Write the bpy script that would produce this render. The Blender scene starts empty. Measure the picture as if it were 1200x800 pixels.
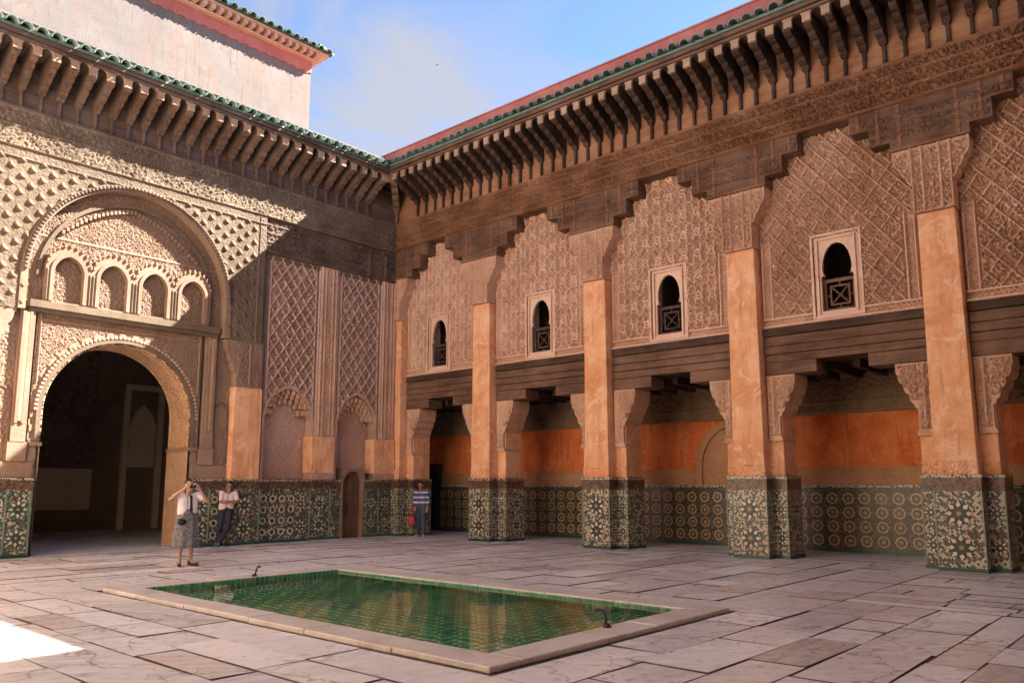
import bpy, bmesh, math, random
import numpy as np
from mathutils import Vector, Matrix
from mathutils.geometry import tessellate_polygon
PI = math.pi
random.seed(7)
rng = np.random.default_rng(7)
S = bpy.context.scene
COL = S.collection

# ------------------------------------------------------------------ camera
cd = bpy.data.cameras.new('camera'); cam = bpy.data.objects.new('camera', cd); COL.objects.link(cam)
CAM = Vector((-16.546, -19.69, 1.55))
cam.location = CAM
cam.rotation_euler = (math.radians(90 + 8.2309), 0, math.radians(41.4687 - 90))
cd.sensor_width = 36; cd.lens = 935.4 / 1200 * 36; cd.shift_y = 33.0 / 1200
cd.clip_start = 0.05; cd.clip_end = 3000
S.camera = cam
# ------------------------------------------------------------------ light
SUN = Vector((-1.0, 0.55, -1.02)).normalized()          # direction the light travels
EXPOSURE = 3.05
w = bpy.data.worlds.new('World'); S.world = w; w.use_nodes = True
nt = w.node_tree; nt.nodes.clear()
wo = nt.nodes.new('ShaderNodeOutputWorld'); bg = nt.nodes.new('ShaderNodeBackground')
sky = nt.nodes.new('ShaderNodeTexSky'); sky.sky_type = 'NISHITA'; sky.sun_disc = False
sky.sun_elevation = math.asin(-SUN.z)
sky.sun_rotation = math.atan2(-SUN.x, -SUN.y)
sky.air_density = 0.9; sky.dust_density = 0.15; sky.ozone_density = 2.2; sky.altitude = 3500
tc = nt.nodes.new('ShaderNodeTexCoord')
mp = nt.nodes.new('ShaderNodeMapping'); mp.inputs['Scale'].default_value = (1.0, 1.0, 2.2)
mp.inputs['Rotation'].default_value = (0.3, 0.2, 0.6)
n1 = nt.nodes.new('ShaderNodeTexNoise'); n1.inputs['Scale'].default_value = 3.2; n1.inputs['Detail'].default_value = 8
n1.inputs['Roughness'].default_value = 0.55; n1.inputs['Distortion'].default_value = 0.6
cr = nt.nodes.new('ShaderNodeValToRGB'); cr.color_ramp.elements[0].position = 0.46; cr.color_ramp.elements[1].position = 0.68
cr.color_ramp.elements[0].color = (0, 0, 0, 1); cr.color_ramp.elements[1].color = (0.8, 0.8, 0.8, 1)
mx = nt.nodes.new('ShaderNodeMix'); mx.data_type = 'RGBA'
mx.inputs[7].default_value = (1.6, 1.55, 1.55, 1)
nt.links.new(tc.outputs['Generated'], mp.inputs['Vector']); nt.links.new(mp.outputs['Vector'], n1.inputs['Vector'])
nt.links.new(n1.outputs['Fac'], cr.inputs['Fac']); nt.links.new(cr.outputs['Color'], mx.inputs[0])
nt.links.new(sky.outputs['Color'], mx.inputs[6]); nt.links.new(mx.outputs[2], bg.inputs['Color'])
bg.inputs['Strength'].default_value = 0.052
nt.links.new(bg.outputs[0], wo.inputs['Surface'])
sl = bpy.data.lights.new('sun', 'SUN'); sl.energy = 4.3; sl.angle = math.radians(0.5); sl.color = (1.0, 0.93, 0.82)
so = bpy.data.objects.new('sun', sl); COL.objects.link(so)
so.rotation_euler = SUN.to_track_quat('-Z', 'Y').to_euler(); so.location = (10, -10, 25)
S.view_settings.view_transform = 'Standard'; S.view_settings.look = 'None'
S.view_settings.exposure = EXPOSURE; S.view_settings.gamma = 1.0; S.view_settings.use_curve_mapping = False
S.render.engine = 'CYCLES'
S.cycles.max_bounces = 8; S.cycles.diffuse_bounces = 5; S.cycles.glossy_bounces = 4; S.cycles.transparent_max_bounces = 8
S.cycles.caustics_reflective = False; S.cycles.caustics_refractive = False

# ------------------------------------------------------------------ materials
def new_mat(name):
    m = bpy.data.materials.new(name); m.use_nodes = True
    t = m.node_tree; b = t.nodes['Principled BSDF']
    return m, t, b
def nd(t, typ, **kw):
    n = t.nodes.new(typ)
    for k, v in kw.items(): setattr(n, k, v)
    return n
def pos_vec(t, scale=(1, 1, 1)):
    g = nd(t, 'ShaderNodeNewGeometry'); m = nd(t, 'ShaderNodeMapping'); m.inputs['Scale'].default_value = scale
    t.links.new(g.outputs['Position'], m.inputs['Vector']); return m.outputs['Vector']
def noise(t, vec, scale, detail=4, rough=0.55, dist=0.0):
    n = nd(t, 'ShaderNodeTexNoise'); n.inputs['Scale'].default_value = scale; n.inputs['Detail'].default_value = detail
    n.inputs['Roughness'].default_value = rough; n.inputs['Distortion'].default_value = dist
    t.links.new(vec, n.inputs['Vector']); return n.outputs['Fac']
def ramp(t, fac, stops, interp='LINEAR'):
    r = nd(t, 'ShaderNodeValToRGB'); r.color_ramp.interpolation = interp
    e = r.color_ramp.elements
    while len(e) < len(stops): e.new(0.5)
    for i, (p, c) in enumerate(stops): e[i].position = p; e[i].color = (*c, 1)
    t.links.new(fac, r.inputs['Fac']); return r.outputs['Color']
def mixc(t, fac, a, b, blend='MIX'):
    n = nd(t, 'ShaderNodeMix', data_type='RGBA', blend_type=blend)
    for i, v in ((0, fac), (6, a), (7, b)):
        if hasattr(v, 'is_linked') or hasattr(v, 'links'): t.links.new(v, n.inputs[i])
        elif i == 0: n.inputs[0].default_value = v
        else: n.inputs[i].default_value = (*v, 1)
    return n.outputs[2]
def bump(t, b, h, strength=0.4, dist=0.01):
    n = nd(t, 'ShaderNodeBump'); n.inputs['Strength'].default_value = strength; n.inputs['Distance'].default_value = dist
    t.links.new(h, n.inputs['Height']); t.links.new(n.outputs['Normal'], b.inputs['Normal'])
def M_plaster(name, cols, scale=1.2, rough=0.85, bs=0.35, stain=None, fine=18, bdist=0.012, patch=None):
    m, t, b = new_mat(name); v = pos_vec(t)
    c = ramp(t, noise(t, v, scale, 6, 0.6, 0.5), [(0.3, cols[0]), (0.5, cols[1]), (0.7, cols[2])])
    f = noise(t, v, fine, 5, 0.6)
    c = mixc(t, 0.22, c, ramp(t, f, [(0.3, (0.25, 0.25, 0.25)), (0.7, (0.8, 0.8, 0.8))]), 'OVERLAY')
    if stain:
        vs = pos_vec(t, (1.6, 1.6, 0.28))
        c = mixc(t, ramp(t, noise(t, vs, 2.0, 5, 0.6), [(0.5, (0, 0, 0)), (0.72, (0.7, 0.7, 0.7))]), c, stain)
    if patch:
        c = mixc(t, ramp(t, noise(t, v, 2.6, 7, 0.7, 1.2), [(0.55, (0, 0, 0)), (0.60, (0.75, 0.75, 0.75))]), c, patch)
        c = mixc(t, ramp(t, noise(t, pos_vec(t, (7, 7, 0.6)), 1.3, 6, 0.65), [(0.56, (0, 0, 0)), (0.70, (0.5, 0.5, 0.5))]), c, tuple(x * 0.5 for x in cols[0]))
    t.links.new(c, b.inputs['Base Color']); b.inputs['Roughness'].default_value = rough
    b.inputs['Specular IOR Level'].default_value = 0.25
    bump(t, b, f, bs, bdist)
    return m
def M_wood(name, a, c_, d, axis=1):
    m, t, b = new_mat(name)
    sc = [9, 9, 9]; sc[axis] = 0.7
    v = pos_vec(t, tuple(sc)); v2 = pos_vec(t)
    c = ramp(t, noise(t, v, 1.6, 6, 0.65, 0.3), [(0.28, a), (0.5, c_), (0.72, d)])
    c = mixc(t, ramp(t, noise(t, v2, 1.1, 5, 0.6), [(0.42, (0, 0, 0)), (0.7, (0.55, 0.55, 0.55))]), c, tuple(x * 1.5 + 0.02 for x in d))
    t.links.new(c, b.inputs['Base Color']); b.inputs['Roughness'].default_value = 0.8
    b.inputs['Specular IOR Level'].default_value = 0.2
    bump(t, b, noise(t, v, 3.0, 6, 0.7), 0.5, 0.012)
    return m
def M_flat(name, col, rough=0.7, var=0.12, metal=0.0, scale=6, spec=0.4):
    m, t, b = new_mat(name); v = pos_vec(t)
    f = noise(t, v, scale, 4)
    lo = tuple(x * (1 - var) for x in col); hi = tuple(min(1, x * (1 + var)) for x in col)
    t.links.new(ramp(t, f, [(0.3, lo), (0.7, hi)]), b.inputs['Base Color'])
    b.inputs['Roughness'].default_value = rough; b.inputs['Metallic'].default_value = metal
    b.inputs['Specular IOR Level'].default_value = spec
    return m
def M_tile(name, cols, rough=0.22, scale=3.0):            # glazed piece, colour varies per object and in the glaze
    m, t, b = new_mat(name); v = pos_vec(t)
    oi = nd(t, 'ShaderNodeObjectInfo'); gm = nd(t, 'ShaderNodeNewGeometry')
    ad = nd(t, 'ShaderNodeMath', operation='ADD'); t.links.new(oi.outputs['Random'], ad.inputs[0]); t.links.new(gm.outputs['Random Per Island'], ad.inputs[1])
    fr = nd(t, 'ShaderNodeMath', operation='FRACT'); t.links.new(ad.outputs[0], fr.inputs[0])
    n = len(cols)
    c = ramp(t, fr.outputs[0], [(i / max(1, n - 1), cols[i]) for i in range(n)])
    c = mixc(t, 0.35, c, ramp(t, noise(t, v, scale * 6, 5), [(0.3, (0.2, 0.2, 0.2)), (0.7, (0.85, 0.85, 0.85))]), 'OVERLAY')
    t.links.new(c, b.inputs['Base Color']); b.inputs['Roughness'].default_value = rough
    bump(t, b, noise(t, v, 30, 3), 0.15, 0.004)
    return m
def M_mosaic(name, pal, cell=26.0, dim=1.0):
    m, t, b = new_mat(name)
    g = nd(t, 'ShaderNodeNewGeometry'); sp = nd(t, 'ShaderNodeSeparateXYZ'); t.links.new(g.outputs['Position'], sp.inputs[0])
    ad = nd(t, 'ShaderNodeMath', operation='ADD'); t.links.new(sp.outputs[0], ad.inputs[0]); t.links.new(sp.outputs[1], ad.inputs[1])
    cb = nd(t, 'ShaderNodeCombineXYZ'); t.links.new(ad.outputs[0], cb.inputs[0]); t.links.new(sp.outputs[2], cb.inputs[1])
    mpn = nd(t, 'ShaderNodeMapping'); mpn.inputs['Rotation'].default_value = (0, 0, PI / 4); t.links.new(cb.outputs[0], mpn.inputs[0])
    vo = nd(t, 'ShaderNodeTexVoronoi'); vo.voronoi_dimensions = '2D'; vo.inputs['Scale'].default_value = cell; vo.inputs['Randomness'].default_value = 0.12
    t.links.new(mpn.outputs[0], vo.inputs['Vector'])
    hs = nd(t, 'ShaderNodeSeparateColor'); t.links.new(vo.outputs['Color'], hs.inputs[0])
    n = len(pal); c = ramp(t, hs.outputs[0], [(i / n, pal[i]) for i in range(n)], 'CONSTANT')
    ve = nd(t, 'ShaderNodeTexVoronoi'); ve.voronoi_dimensions = '2D'; ve.feature = 'DISTANCE_TO_EDGE'; ve.inputs['Scale'].default_value = cell; ve.inputs['Randomness'].default_value = 0.12
    t.links.new(mpn.outputs[0], ve.inputs['Vector'])
    e = ramp(t, ve.outputs['Distance'], [(0.0, (1, 1, 1)), (0.12, (0, 0, 0))])
    c = mixc(t, e, c, (0.16, 0.13, 0.10))
    t.links.new(c, b.inputs['Base Color']); b.inputs['Roughness'].default_value = 0.32
    bump(t, b, ve.outputs['Distance'], 0.3, 0.006)
    return m
def M_slab(name):
    m, t, b = new_mat(name); v = pos_vec(t)
    oi = nd(t, 'ShaderNodeObjectInfo'); gm = nd(t, 'ShaderNodeNewGeometry')
    ad = nd(t, 'ShaderNodeMath', operation='ADD'); t.links.new(oi.outputs['Random'], ad.inputs[0]); t.links.new(gm.outputs['Random Per Island'], ad.inputs[1])
    fr = nd(t, 'ShaderNodeMath', operation='FRACT'); t.links.new(ad.outputs[0], fr.inputs[0])
    base = ramp(t, fr.outputs[0], [(0, (0.42, 0.375, 0.355)), (0.17, (0.66, 0.66, 0.68)), (0.33, (0.48, 0.48, 0.51)), (0.5, (0.78, 0.78, 0.80)), (0.67, (0.57, 0.525, 0.50)), (0.83, (0.71, 0.72, 0.75)), (1, (0.52, 0.515, 0.54))])
    # streaky marble: the vein direction shifts per slab
    rv = nd(t, 'ShaderNodeVectorRotate', rotation_type='Z_AXIS'); t.links.new(v, rv.inputs['Vector'])
    am = nd(t, 'ShaderNodeMath', operation='MULTIPLY'); am.inputs[1].default_value = 0.9; t.links.new(fr.outputs[0], am.inputs[0]); t.links.new(am.outputs[0], rv.inputs['Angle'])
    mm = nd(t, 'ShaderNodeMapping'); mm.inputs['Scale'].default_value = (0.9, 5.0, 1); t.links.new(rv.outputs[0], mm.inputs['Vector'])
    st = noise(t, mm.outputs[0], 1.7, 8, 0.65, 0.8)
    c = mixc(t, 0.55, base, ramp(t, st, [(0.3, (0.22, 0.2, 0.2)), (0.7, (0.85, 0.85, 0.85))]), 'OVERLAY')
    big = noise(t, v, 0.9, 5, 0.6)
    c = mixc(t, ramp(t, big, [(0.52, (0, 0, 0)), (0.75, (0.35, 0.35, 0.35))]), c, (0.46, 0.34, 0.25))
    dirt = noise(t, v, 5.0, 7, 0.7)
    c = mixc(t, ramp(t, dirt, [(0.54, (0, 0, 0)), (0.72, (0.7, 0.7, 0.7))]), c, (0.20, 0.165, 0.15))
    vor = nd(t, 'ShaderNodeTexVoronoi'); vor.feature = 'DISTANCE_TO_EDGE'; vor.inputs['Scale'].default_value = 0.55
    wv_ = nd(t, 'ShaderNodeVectorMath', operation='ADD'); nz_ = nd(t, 'ShaderNodeTexNoise'); nz_.inputs['Scale'].default_value = 2.2; nz_.inputs['Detail'].default_value = 6; t.links.new(v, nz_.inputs['Vector']); t.links.new(v, wv_.inputs[0]); t.links.new(nz_.outputs['Color'], wv_.inputs[1]); t.links.new(wv_.outputs[0], vor.inputs['Vector'])
    c = mixc(t, ramp(t, vor.outputs['Distance'], [(0.0, (0.8, 0.8, 0.8)), (0.012, (0, 0, 0))]), c, (0.12, 0.09, 0.075))
    t.links.new(c, b.inputs['Base Color'])
    t.links.new(ramp(t, dirt, [(0.3, (0.22, 0.22, 0.22)), (0.7, (0.5, 0.5, 0.5))]), b.inputs['Roughness'])
    bump(t, b, st, 0.25, 0.01)
    return m

MAT = {}
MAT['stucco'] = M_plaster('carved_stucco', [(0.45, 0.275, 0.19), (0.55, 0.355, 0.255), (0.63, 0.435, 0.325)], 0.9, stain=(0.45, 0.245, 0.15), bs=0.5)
MAT['stucco_rib'] = M_plaster('lightened_rib', [(0.57, 0.375, 0.275), (0.67, 0.465, 0.355), (0.73, 0.54, 0.43)], 0.9, bs=0.4)  # lighter stucco copy: relief contrast painted on ribs; also used on windows
MAT['stucco_ribp'] = M_plaster('lightened_pink_rib', [(0.50, 0.335, 0.27), (0.58, 0.405, 0.335), (0.63, 0.465, 0.395)], 0.9, bs=0.4)  # same painted relief contrast for the pink panels
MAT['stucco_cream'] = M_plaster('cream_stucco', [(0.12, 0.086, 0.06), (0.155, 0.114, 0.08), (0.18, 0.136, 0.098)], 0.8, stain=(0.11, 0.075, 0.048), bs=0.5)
MAT['stucco_dimmed'] = M_plaster('dimmed_stucco', [(0.22, 0.142, 0.10), (0.27, 0.182, 0.132), (0.31, 0.218, 0.164)], 0.9, stain=(0.20, 0.12, 0.078), bs=0.5)  # darker copy of the carved stucco, strong sunlight offset in the colour
MAT['stucco_pink'] = M_plaster('pink_stucco', [(0.42, 0.27, 0.21), (0.51, 0.34, 0.275), (0.57, 0.405, 0.34)], 0.9, stain=(0.40, 0.235, 0.17), bs=0.5)
MAT['ochre'] = M_plaster('ochre_stucco', [(0.35, 0.205, 0.115), (0.44, 0.27, 0.16), (0.49, 0.32, 0.205)], 1.6, bs=0.5, fine=9, bdist=0.02, patch=(0.40, 0.26, 0.15))
MAT['orange'] = M_plaster('orange_plaster', [(0.60, 0.27, 0.13), (0.73, 0.39, 0.21), (0.80, 0.51, 0.33)], 1.5, stain=(0.60, 0.25, 0.12), bs=0.45, patch=(0.80, 0.54, 0.38))
MAT['gallery'] = M_plaster('deep_orange_plaster', [(0.54, 0.125, 0.035), (0.68, 0.19, 0.06), (0.76, 0.27, 0.10)], 1.3, stain=(0.44, 0.105, 0.035), bs=0.3, patch=(0.74, 0.27, 0.11))
MAT['bounce_wall'] = M_plaster('warm_bounce_wall', [(0.68, 0.49, 0.36), (0.74, 0.56, 0.42), (0.78, 0.62, 0.49)], 0.8)  # unseen wings; colour brightened to bounce more light onto the arcade
MAT['olive'] = M_plaster('dark_olive_stucco', [(0.20, 0.135, 0.08), (0.27, 0.19, 0.115), (0.33, 0.24, 0.155)], 0.9)
MAT['amber'] = M_plaster('amber_stucco', [(0.36, 0.19, 0.10), (0.44, 0.25, 0.14), (0.50, 0.31, 0.19)], 0.9)
MAT['red'] = M_plaster('red_limewash', [(0.36, 0.11, 0.09), (0.42, 0.14, 0.115), (0.47, 0.19, 0.15)], 0.8, bs=0.25)
MAT['pinkwall'] = M_plaster('pale_pink_limewash', [(0.135, 0.115, 0.108), (0.165, 0.143, 0.134), (0.18, 0.158, 0.149)], 0.5, stain=(0.185, 0.12, 0.095), bs=0.3, patch=(0.15, 0.11, 0.10))
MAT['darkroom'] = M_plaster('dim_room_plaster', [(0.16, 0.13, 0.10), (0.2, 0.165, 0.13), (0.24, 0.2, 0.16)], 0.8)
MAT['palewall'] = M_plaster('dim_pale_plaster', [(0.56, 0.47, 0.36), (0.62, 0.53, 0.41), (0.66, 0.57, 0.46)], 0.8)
MAT['dark_fill'] = M_flat('painted_darkness', (0.03, 0.025, 0.022), 0.9)  # near-black colour standing in for the shade of an opening
MAT['woodB'] = M_wood('cedar_red', (0.065, 0.034, 0.021), (0.115, 0.063, 0.041), (0.185, 0.11, 0.073), 1)
MAT['woodA'] = M_wood('cedar_grey', (0.055, 0.035, 0.026), (0.095, 0.063, 0.047), (0.15, 0.105, 0.08), 0)
MAT['friezeA'] = M_wood('cedar_pale', (0.10, 0.07, 0.047), (0.145, 0.104, 0.07), (0.19, 0.14, 0.098), 0)
MAT['friezeB'] = M_wood('cedar_rust', (0.10, 0.042, 0.02), (0.175, 0.08, 0.04), (0.26, 0.135, 0.075), 1)
MAT['rustwall_lit'] = M_wood('cedar_rust_lit', (0.17, 0.075, 0.036), (0.27, 0.128, 0.062), (0.36, 0.195, 0.10), 1)  # lighter rust cedar copy; bounce light between the brackets put into colour
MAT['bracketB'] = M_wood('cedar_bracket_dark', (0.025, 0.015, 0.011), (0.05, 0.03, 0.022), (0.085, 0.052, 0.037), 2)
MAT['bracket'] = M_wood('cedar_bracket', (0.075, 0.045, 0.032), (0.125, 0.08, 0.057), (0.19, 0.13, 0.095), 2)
MAT['wooddark'] = M_wood('cedar_dark', (0.03, 0.017, 0.012), (0.055, 0.033, 0.023), (0.095, 0.058, 0.042), 1)
MAT['fascia'] = M_wood('cedar_fascia', (0.22, 0.135, 0.085), (0.32, 0.205, 0.135), (0.40, 0.28, 0.19), 1)
MAT['green'] = M_tile('green_glazed_tile', [(0.10, 0.165, 0.13), (0.14, 0.21, 0.17), (0.18, 0.245, 0.205), (0.12, 0.18, 0.15)], 0.75)
MAT['pooltile'] = M_tile('pool_green_tile', [(0.03, 0.21, 0.095), (0.047, 0.27, 0.125), (0.08, 0.33, 0.16), (0.15, 0.31, 0.105)], 0.2)
MAT['grout'] = M_plaster('pale_grout', [(0.74, 0.66, 0.40), (0.80, 0.72, 0.47), (0.82, 0.76, 0.54)], 3)
MAT['joint'] = M_plaster('floor_joint', [(0.05, 0.038, 0.031), (0.10, 0.08, 0.066), (0.18, 0.15, 0.125)], 5)
MAT['slab'] = M_slab('marble_slab')
MAT['rim'] = M_plaster('rim_stone', [(0.44, 0.40, 0.37), (0.53, 0.495, 0.475), (0.60, 0.575, 0.565)], 1.5, rough=0.35, stain=(0.40, 0.33, 0.28), bs=0.3)
GRN, BLK, CRM, TEAL, OCH, RED_ = (0.02, 0.07, 0.052), (0.015, 0.016, 0.016), (0.50, 0.46, 0.35), (0.035, 0.11, 0.10), (0.30, 0.19, 0.07), (0.13, 0.05, 0.03)
MAT['zellige'] = M_mosaic('zellige_mosaic', [GRN, BLK, (0.05, 0.11, 0.10), CRM, TEAL, BLK, OCH, (0.03, 0.06, 0.08)], 24)
MAT['zelligeB'] = M_mosaic('zellige_mosaic_pale', [CRM, BLK, TEAL, (0.46, 0.41, 0.31), BLK, OCH, (0.05, 0.09, 0.09), CRM], 24)
MAT['zelligedark'] = M_mosaic('zellige_ground', [(0.03, 0.05, 0.035), BLK, GRN, (0.10, 0.055, 0.03), BLK, (0.14, 0.10, 0.05)], 20)
MAT['zelligeband'] = M_mosaic('zellige_band', [RED_, BLK, (0.17, 0.09, 0.05), (0.06, 0.03, 0.02), RED_], 18)
MAT['checker'] = M_mosaic('zellige_merlon_line', [CRM, (0.5, 0.46, 0.36), BLK], 30)
MAT['tcream'] = M_tile('cream_glazed_tile', [(0.52, 0.48, 0.36), (0.62, 0.58, 0.46), (0.48, 0.41, 0.28)], 0.3)
MAT['tochre'] = M_tile('ochre_glazed_tile', [(0.30, 0.18, 0.07), (0.36, 0.25, 0.12), (0.24, 0.2, 0.12)], 0.3)
MAT['tring'] = M_tile('sand_glazed_tile', [(0.36, 0.29, 0.17), (0.44, 0.36, 0.22), (0.33, 0.22, 0.10)], 0.3)
MAT['tgreen'] = M_tile('dark_green_glazed_tile', [(0.018, 0.065, 0.048), (0.025, 0.085, 0.065), (0.014, 0.05, 0.042)], 0.3)
MAT['tblack'] = M_tile('black_glazed_tile', [(0.014, 0.014, 0.015), (0.03, 0.03, 0.03)], 0.3)
MAT['palegreen'] = M_tile('pale_green_strip', [(0.13, 0.21, 0.15), (0.19, 0.27, 0.19)], 0.35)
MAT['door'] = M_wood('door_wood', (0.06, 0.032, 0.02), (0.11, 0.06, 0.038), (0.16, 0.095, 0.06), 2)
MAT['iron'] = M_flat('dark_iron', (0.03, 0.027, 0.025), 0.5, metal=0.4)
# water: a clear sheet, mirror by Fresnel
m, t, b = new_mat('clear_water'); t.nodes.remove(b)
v = pos_vec(t)
fn = nd(t, 'ShaderNodeFresnel'); fn.inputs['IOR'].default_value = 1.22
tr = nd(t, 'ShaderNodeBsdfTransparent'); tr.inputs[0].default_value = (0.95, 1.0, 0.97, 1)
gl = nd(t, 'ShaderNodeBsdfGlossy'); gl.inputs['Roughness'].default_value = 0.015
bp_ = nd(t, 'ShaderNodeBump'); bp_.inputs['Strength'].default_value = 0.05; bp_.inputs['Distance'].default_value = 0.02
t.links.new(noise(t, v, 2.5, 3), bp_.inputs['Height']); t.links.new(bp_.outputs[0], gl.inputs['Normal']); t.links.new(bp_.outputs[0], fn.inputs['Normal'])
ms = nd(t, 'ShaderNodeMixShader'); t.links.new(fn.outputs[0], ms.inputs[0]); t.links.new(tr.outputs[0], ms.inputs[1]); t.links.new(gl.outputs[0], ms.inputs[2])
t.links.new(ms.outputs[0], t.nodes['Material Output'].inputs['Surface']); MAT['water'] = m

# ------------------------------------------------------------------ mesh helpers
WL = {}
def tag(o, label=None, cat=None, group=None, kind=None):
    for k, v_ in (('label', label), ('category', cat), ('group', group), ('kind', kind)):
        if v_: o[k] = v_
    return o
def empty(name, loc=(0, 0, 0), rz=0.0):
    o = bpy.data.objects.new(name, None); COL.objects.link(o); o.location = loc; o.rotation_euler = (0, 0, rz)
    o.empty_display_size = 0.2; WL[o.name] = Vector(loc); return o
def place(name, me, parent=None, loc=(0, 0, 0), rot=None, scale=None):
    o = bpy.data.objects.new(name, me); COL.objects.link(o)
    lw = Vector(loc); WL[o.name] = lw
    if parent is not None:
        o.parent = parent; o.location = lw - WL.get(parent.name, Vector())
    else: o.location = lw
    if rot is not None: o.rotation_euler = rot
    if scale is not None: o.scale = scale
    return o
class MB:
    def __init__(s): s.v = []; s.f = []; s.m = []; s.sm = []
    def add(s, vs, fs, mi=0, smooth=False):
        k = len(s.v); s.v.extend([tuple(p) for p in vs])
        for f in fs: s.f.append(tuple(i + k for i in f)); s.m.append(mi); s.sm.append(smooth)
        return s
    def box(s, x0, y0, z0, x1, y1, z1, mi=0, j=0.0):
        x0, x1 = min(x0, x1), max(x0, x1); y0, y1 = min(y0, y1), max(y0, y1); z0, z1 = min(z0, z1), max(z0, z1)
        vs = [(x, y, z) for z in (z0, z1) for y in (y0, y1) for x in (x0, x1)]
        if j: vs = [tuple(c + random.uniform(-j, j) for c in p) for p in vs]
        return s.add(vs, [(0, 2, 3, 1), (4, 5, 7, 6), (0, 1, 5, 4), (2, 6, 7, 3), (0, 4, 6, 2), (1, 3, 7, 5)], mi)
    def plate(s, outer, holes, fn, d0, d1, mi=0):
        """flat plate with holes; fn(a, b, d) -> point"""
        loops = [outer] + list(holes)
        tris = tessellate_polygon([[Vector((p[0], p[1], 0)) for p in L] for L in loops])
        flat = [p for L in loops for p in L]; n = len(flat)
        s.add([fn(p[0], p[1], d0) for p in flat] + [fn(p[0], p[1], d1) for p in flat],
              [tuple(t_) for t_ in tris] + [tuple(i + n for i in reversed(t_)) for t_ in tris], mi)
        k = 0
        for L in loops:
            q = len(L)
            s.add([fn(p[0], p[1], d0) for p in L] + [fn(p[0], p[1], d1) for p in L],
                  [(i, (i + 1) % q, q + (i + 1) % q, q + i) for i in range(q)], mi)
        return s
    def strip(s, pts, fn, d0, d1, mi=0, closed=False):
        q = len(pts); r = q if closed else q - 1
        return s.add([fn(p[0], p[1], d0) for p in pts] + [fn(p[0], p[1], d1) for p in pts],
                     [(i, (i + 1) % q, q + (i + 1) % q, q + i) for i in range(r)], mi)
    def ring(s, inner, outer, fn, d0, d1, mi=0):
        """open band between two polylines of equal length"""
        q = len(inner)
        P = [fn(*p, d0) for p in inner] + [fn(*p, d0) for p in outer] + [fn(*p, d1) for p in inner] + [fn(*p, d1) for p in outer]
        F = []
        for i in range(q - 1):
            F += [(i, i + 1, q + i + 1, q + i), (2 * q + i, 3 * q + i, 3 * q + i + 1, 2 * q + i + 1),
                  (i, 2 * q + i, 2 * q + i + 1, i + 1), (q + i, q + i + 1, 3 * q + i + 1, 3 * q + i)]
        F += [(0, q, 3 * q, 2 * q), (q - 1, 3 * q - 1, 4 * q - 1, 2 * q - 1)]
        return s.add(P, F, mi)
    def tube(s, pts, rad, n=8, mi=0, smooth=True):
        pts = [Vector(p) for p in pts]
        if not hasattr(rad, '__len__'): rad = [rad] * len(pts)
        rings = []; up = Vector((0.13, 0.21, 0.97))
        for i, p in enumerate(pts):
            d = (pts[min(i + 1, len(pts) - 1)] - pts[max(i - 1, 0)]).normalized()
            a = d.cross(up)
            if a.length < 1e-3: a = d.cross(Vector((1, 0, 0)))
            a.normalize(); b_ = d.cross(a).normalized()
            rings.append([p + (a * math.cos(2 * PI * k / n) + b_ * math.sin(2 * PI * k / n)) * rad[i] for k in range(n)])
        V = [q for r in rings for q in r]; F = []
        for i in range(len(pts) - 1):
            for k in range(n): F.append((i * n + k, i * n + (k + 1) % n, (i + 1) * n + (k + 1) % n, (i + 1) * n + k))
        F.append(tuple(range(n))[::-1]); F.append(tuple((len(pts) - 1) * n + k for k in range(n)))
        return s.add(V, F, mi, smooth)
    def lathe(s, prof, n=16, c=(0, 0), mi=0, sx=1, sy=1):
        V = [(c[0] + r * sx * math.cos(2 * PI * k / n), c[1] + r * sy * math.sin(2 * PI * k / n), z) for r, z in prof for k in range(n)]
        F = [(i * n + k, i * n + (k + 1) % n, (i + 1) * n + (k + 1) % n, (i + 1) * n + k) for i in range(len(prof) - 1) for k in range(n)]
        F.append(tuple(range(n))[::-1]); F.append(tuple((len(prof) - 1) * n + k for k in range(n)))
        return s.add(V, F, mi, True)
    def mesh(s, name, mats, recentre=False, fix=True):
        me = bpy.data.meshes.new(name)
        V = s.v; off = Vector((0, 0, 0))
        if recentre:
            a = np.array(V); lo = a.min(0); hi = a.max(0); off = Vector(((lo[0] + hi[0]) / 2, (lo[1] + hi[1]) / 2, lo[2]))
            V = (a - np.array(off)).tolist()
        me.from_pydata(V, [], s.f)
        mats = mats if isinstance(mats, (list, tuple)) else [mats]
        for mm in mats: me.materials.append(MAT[mm] if isinstance(mm, str) else mm)
        me.polygons.foreach_set('material_index', s.m); me.polygons.foreach_set('use_smooth', s.sm)
        if fix:
            bm = bmesh.new(); bm.from_mesh(me); bmesh.ops.recalc_face_normals(bm, faces=bm.faces); bm.to_mesh(me); bm.free()
        me.update(); s.off = off
        return me
    def build(s, name, mats, parent=None, **kw):
        me = s.mesh(name, mats, recentre=True)
        return place(name, me, parent, s.off)
def bevel(o, wd=0.012, seg=1):
    md = o.modifiers.new('bevel', 'BEVEL'); md.width = wd; md.segments = seg; md.limit_method = 'ANGLE'; md.angle_limit = math.radians(40)
    return o
fA = lambda y0: (lambda a, b, d: (a, y0 + d, b))      # wall A (faces -y): a = x, b = z, d = depth inward
fB = lambda x0: (lambda a, b, d: (x0 + d, a, b))      # wall B (faces -x): a = y, b = z, d = depth inward
def sm(x, a, b_):
    t_ = np.clip((x - a) / (b_ - a), 0, 1); return t_ * t_ * (3 - 2 * t_)
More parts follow.
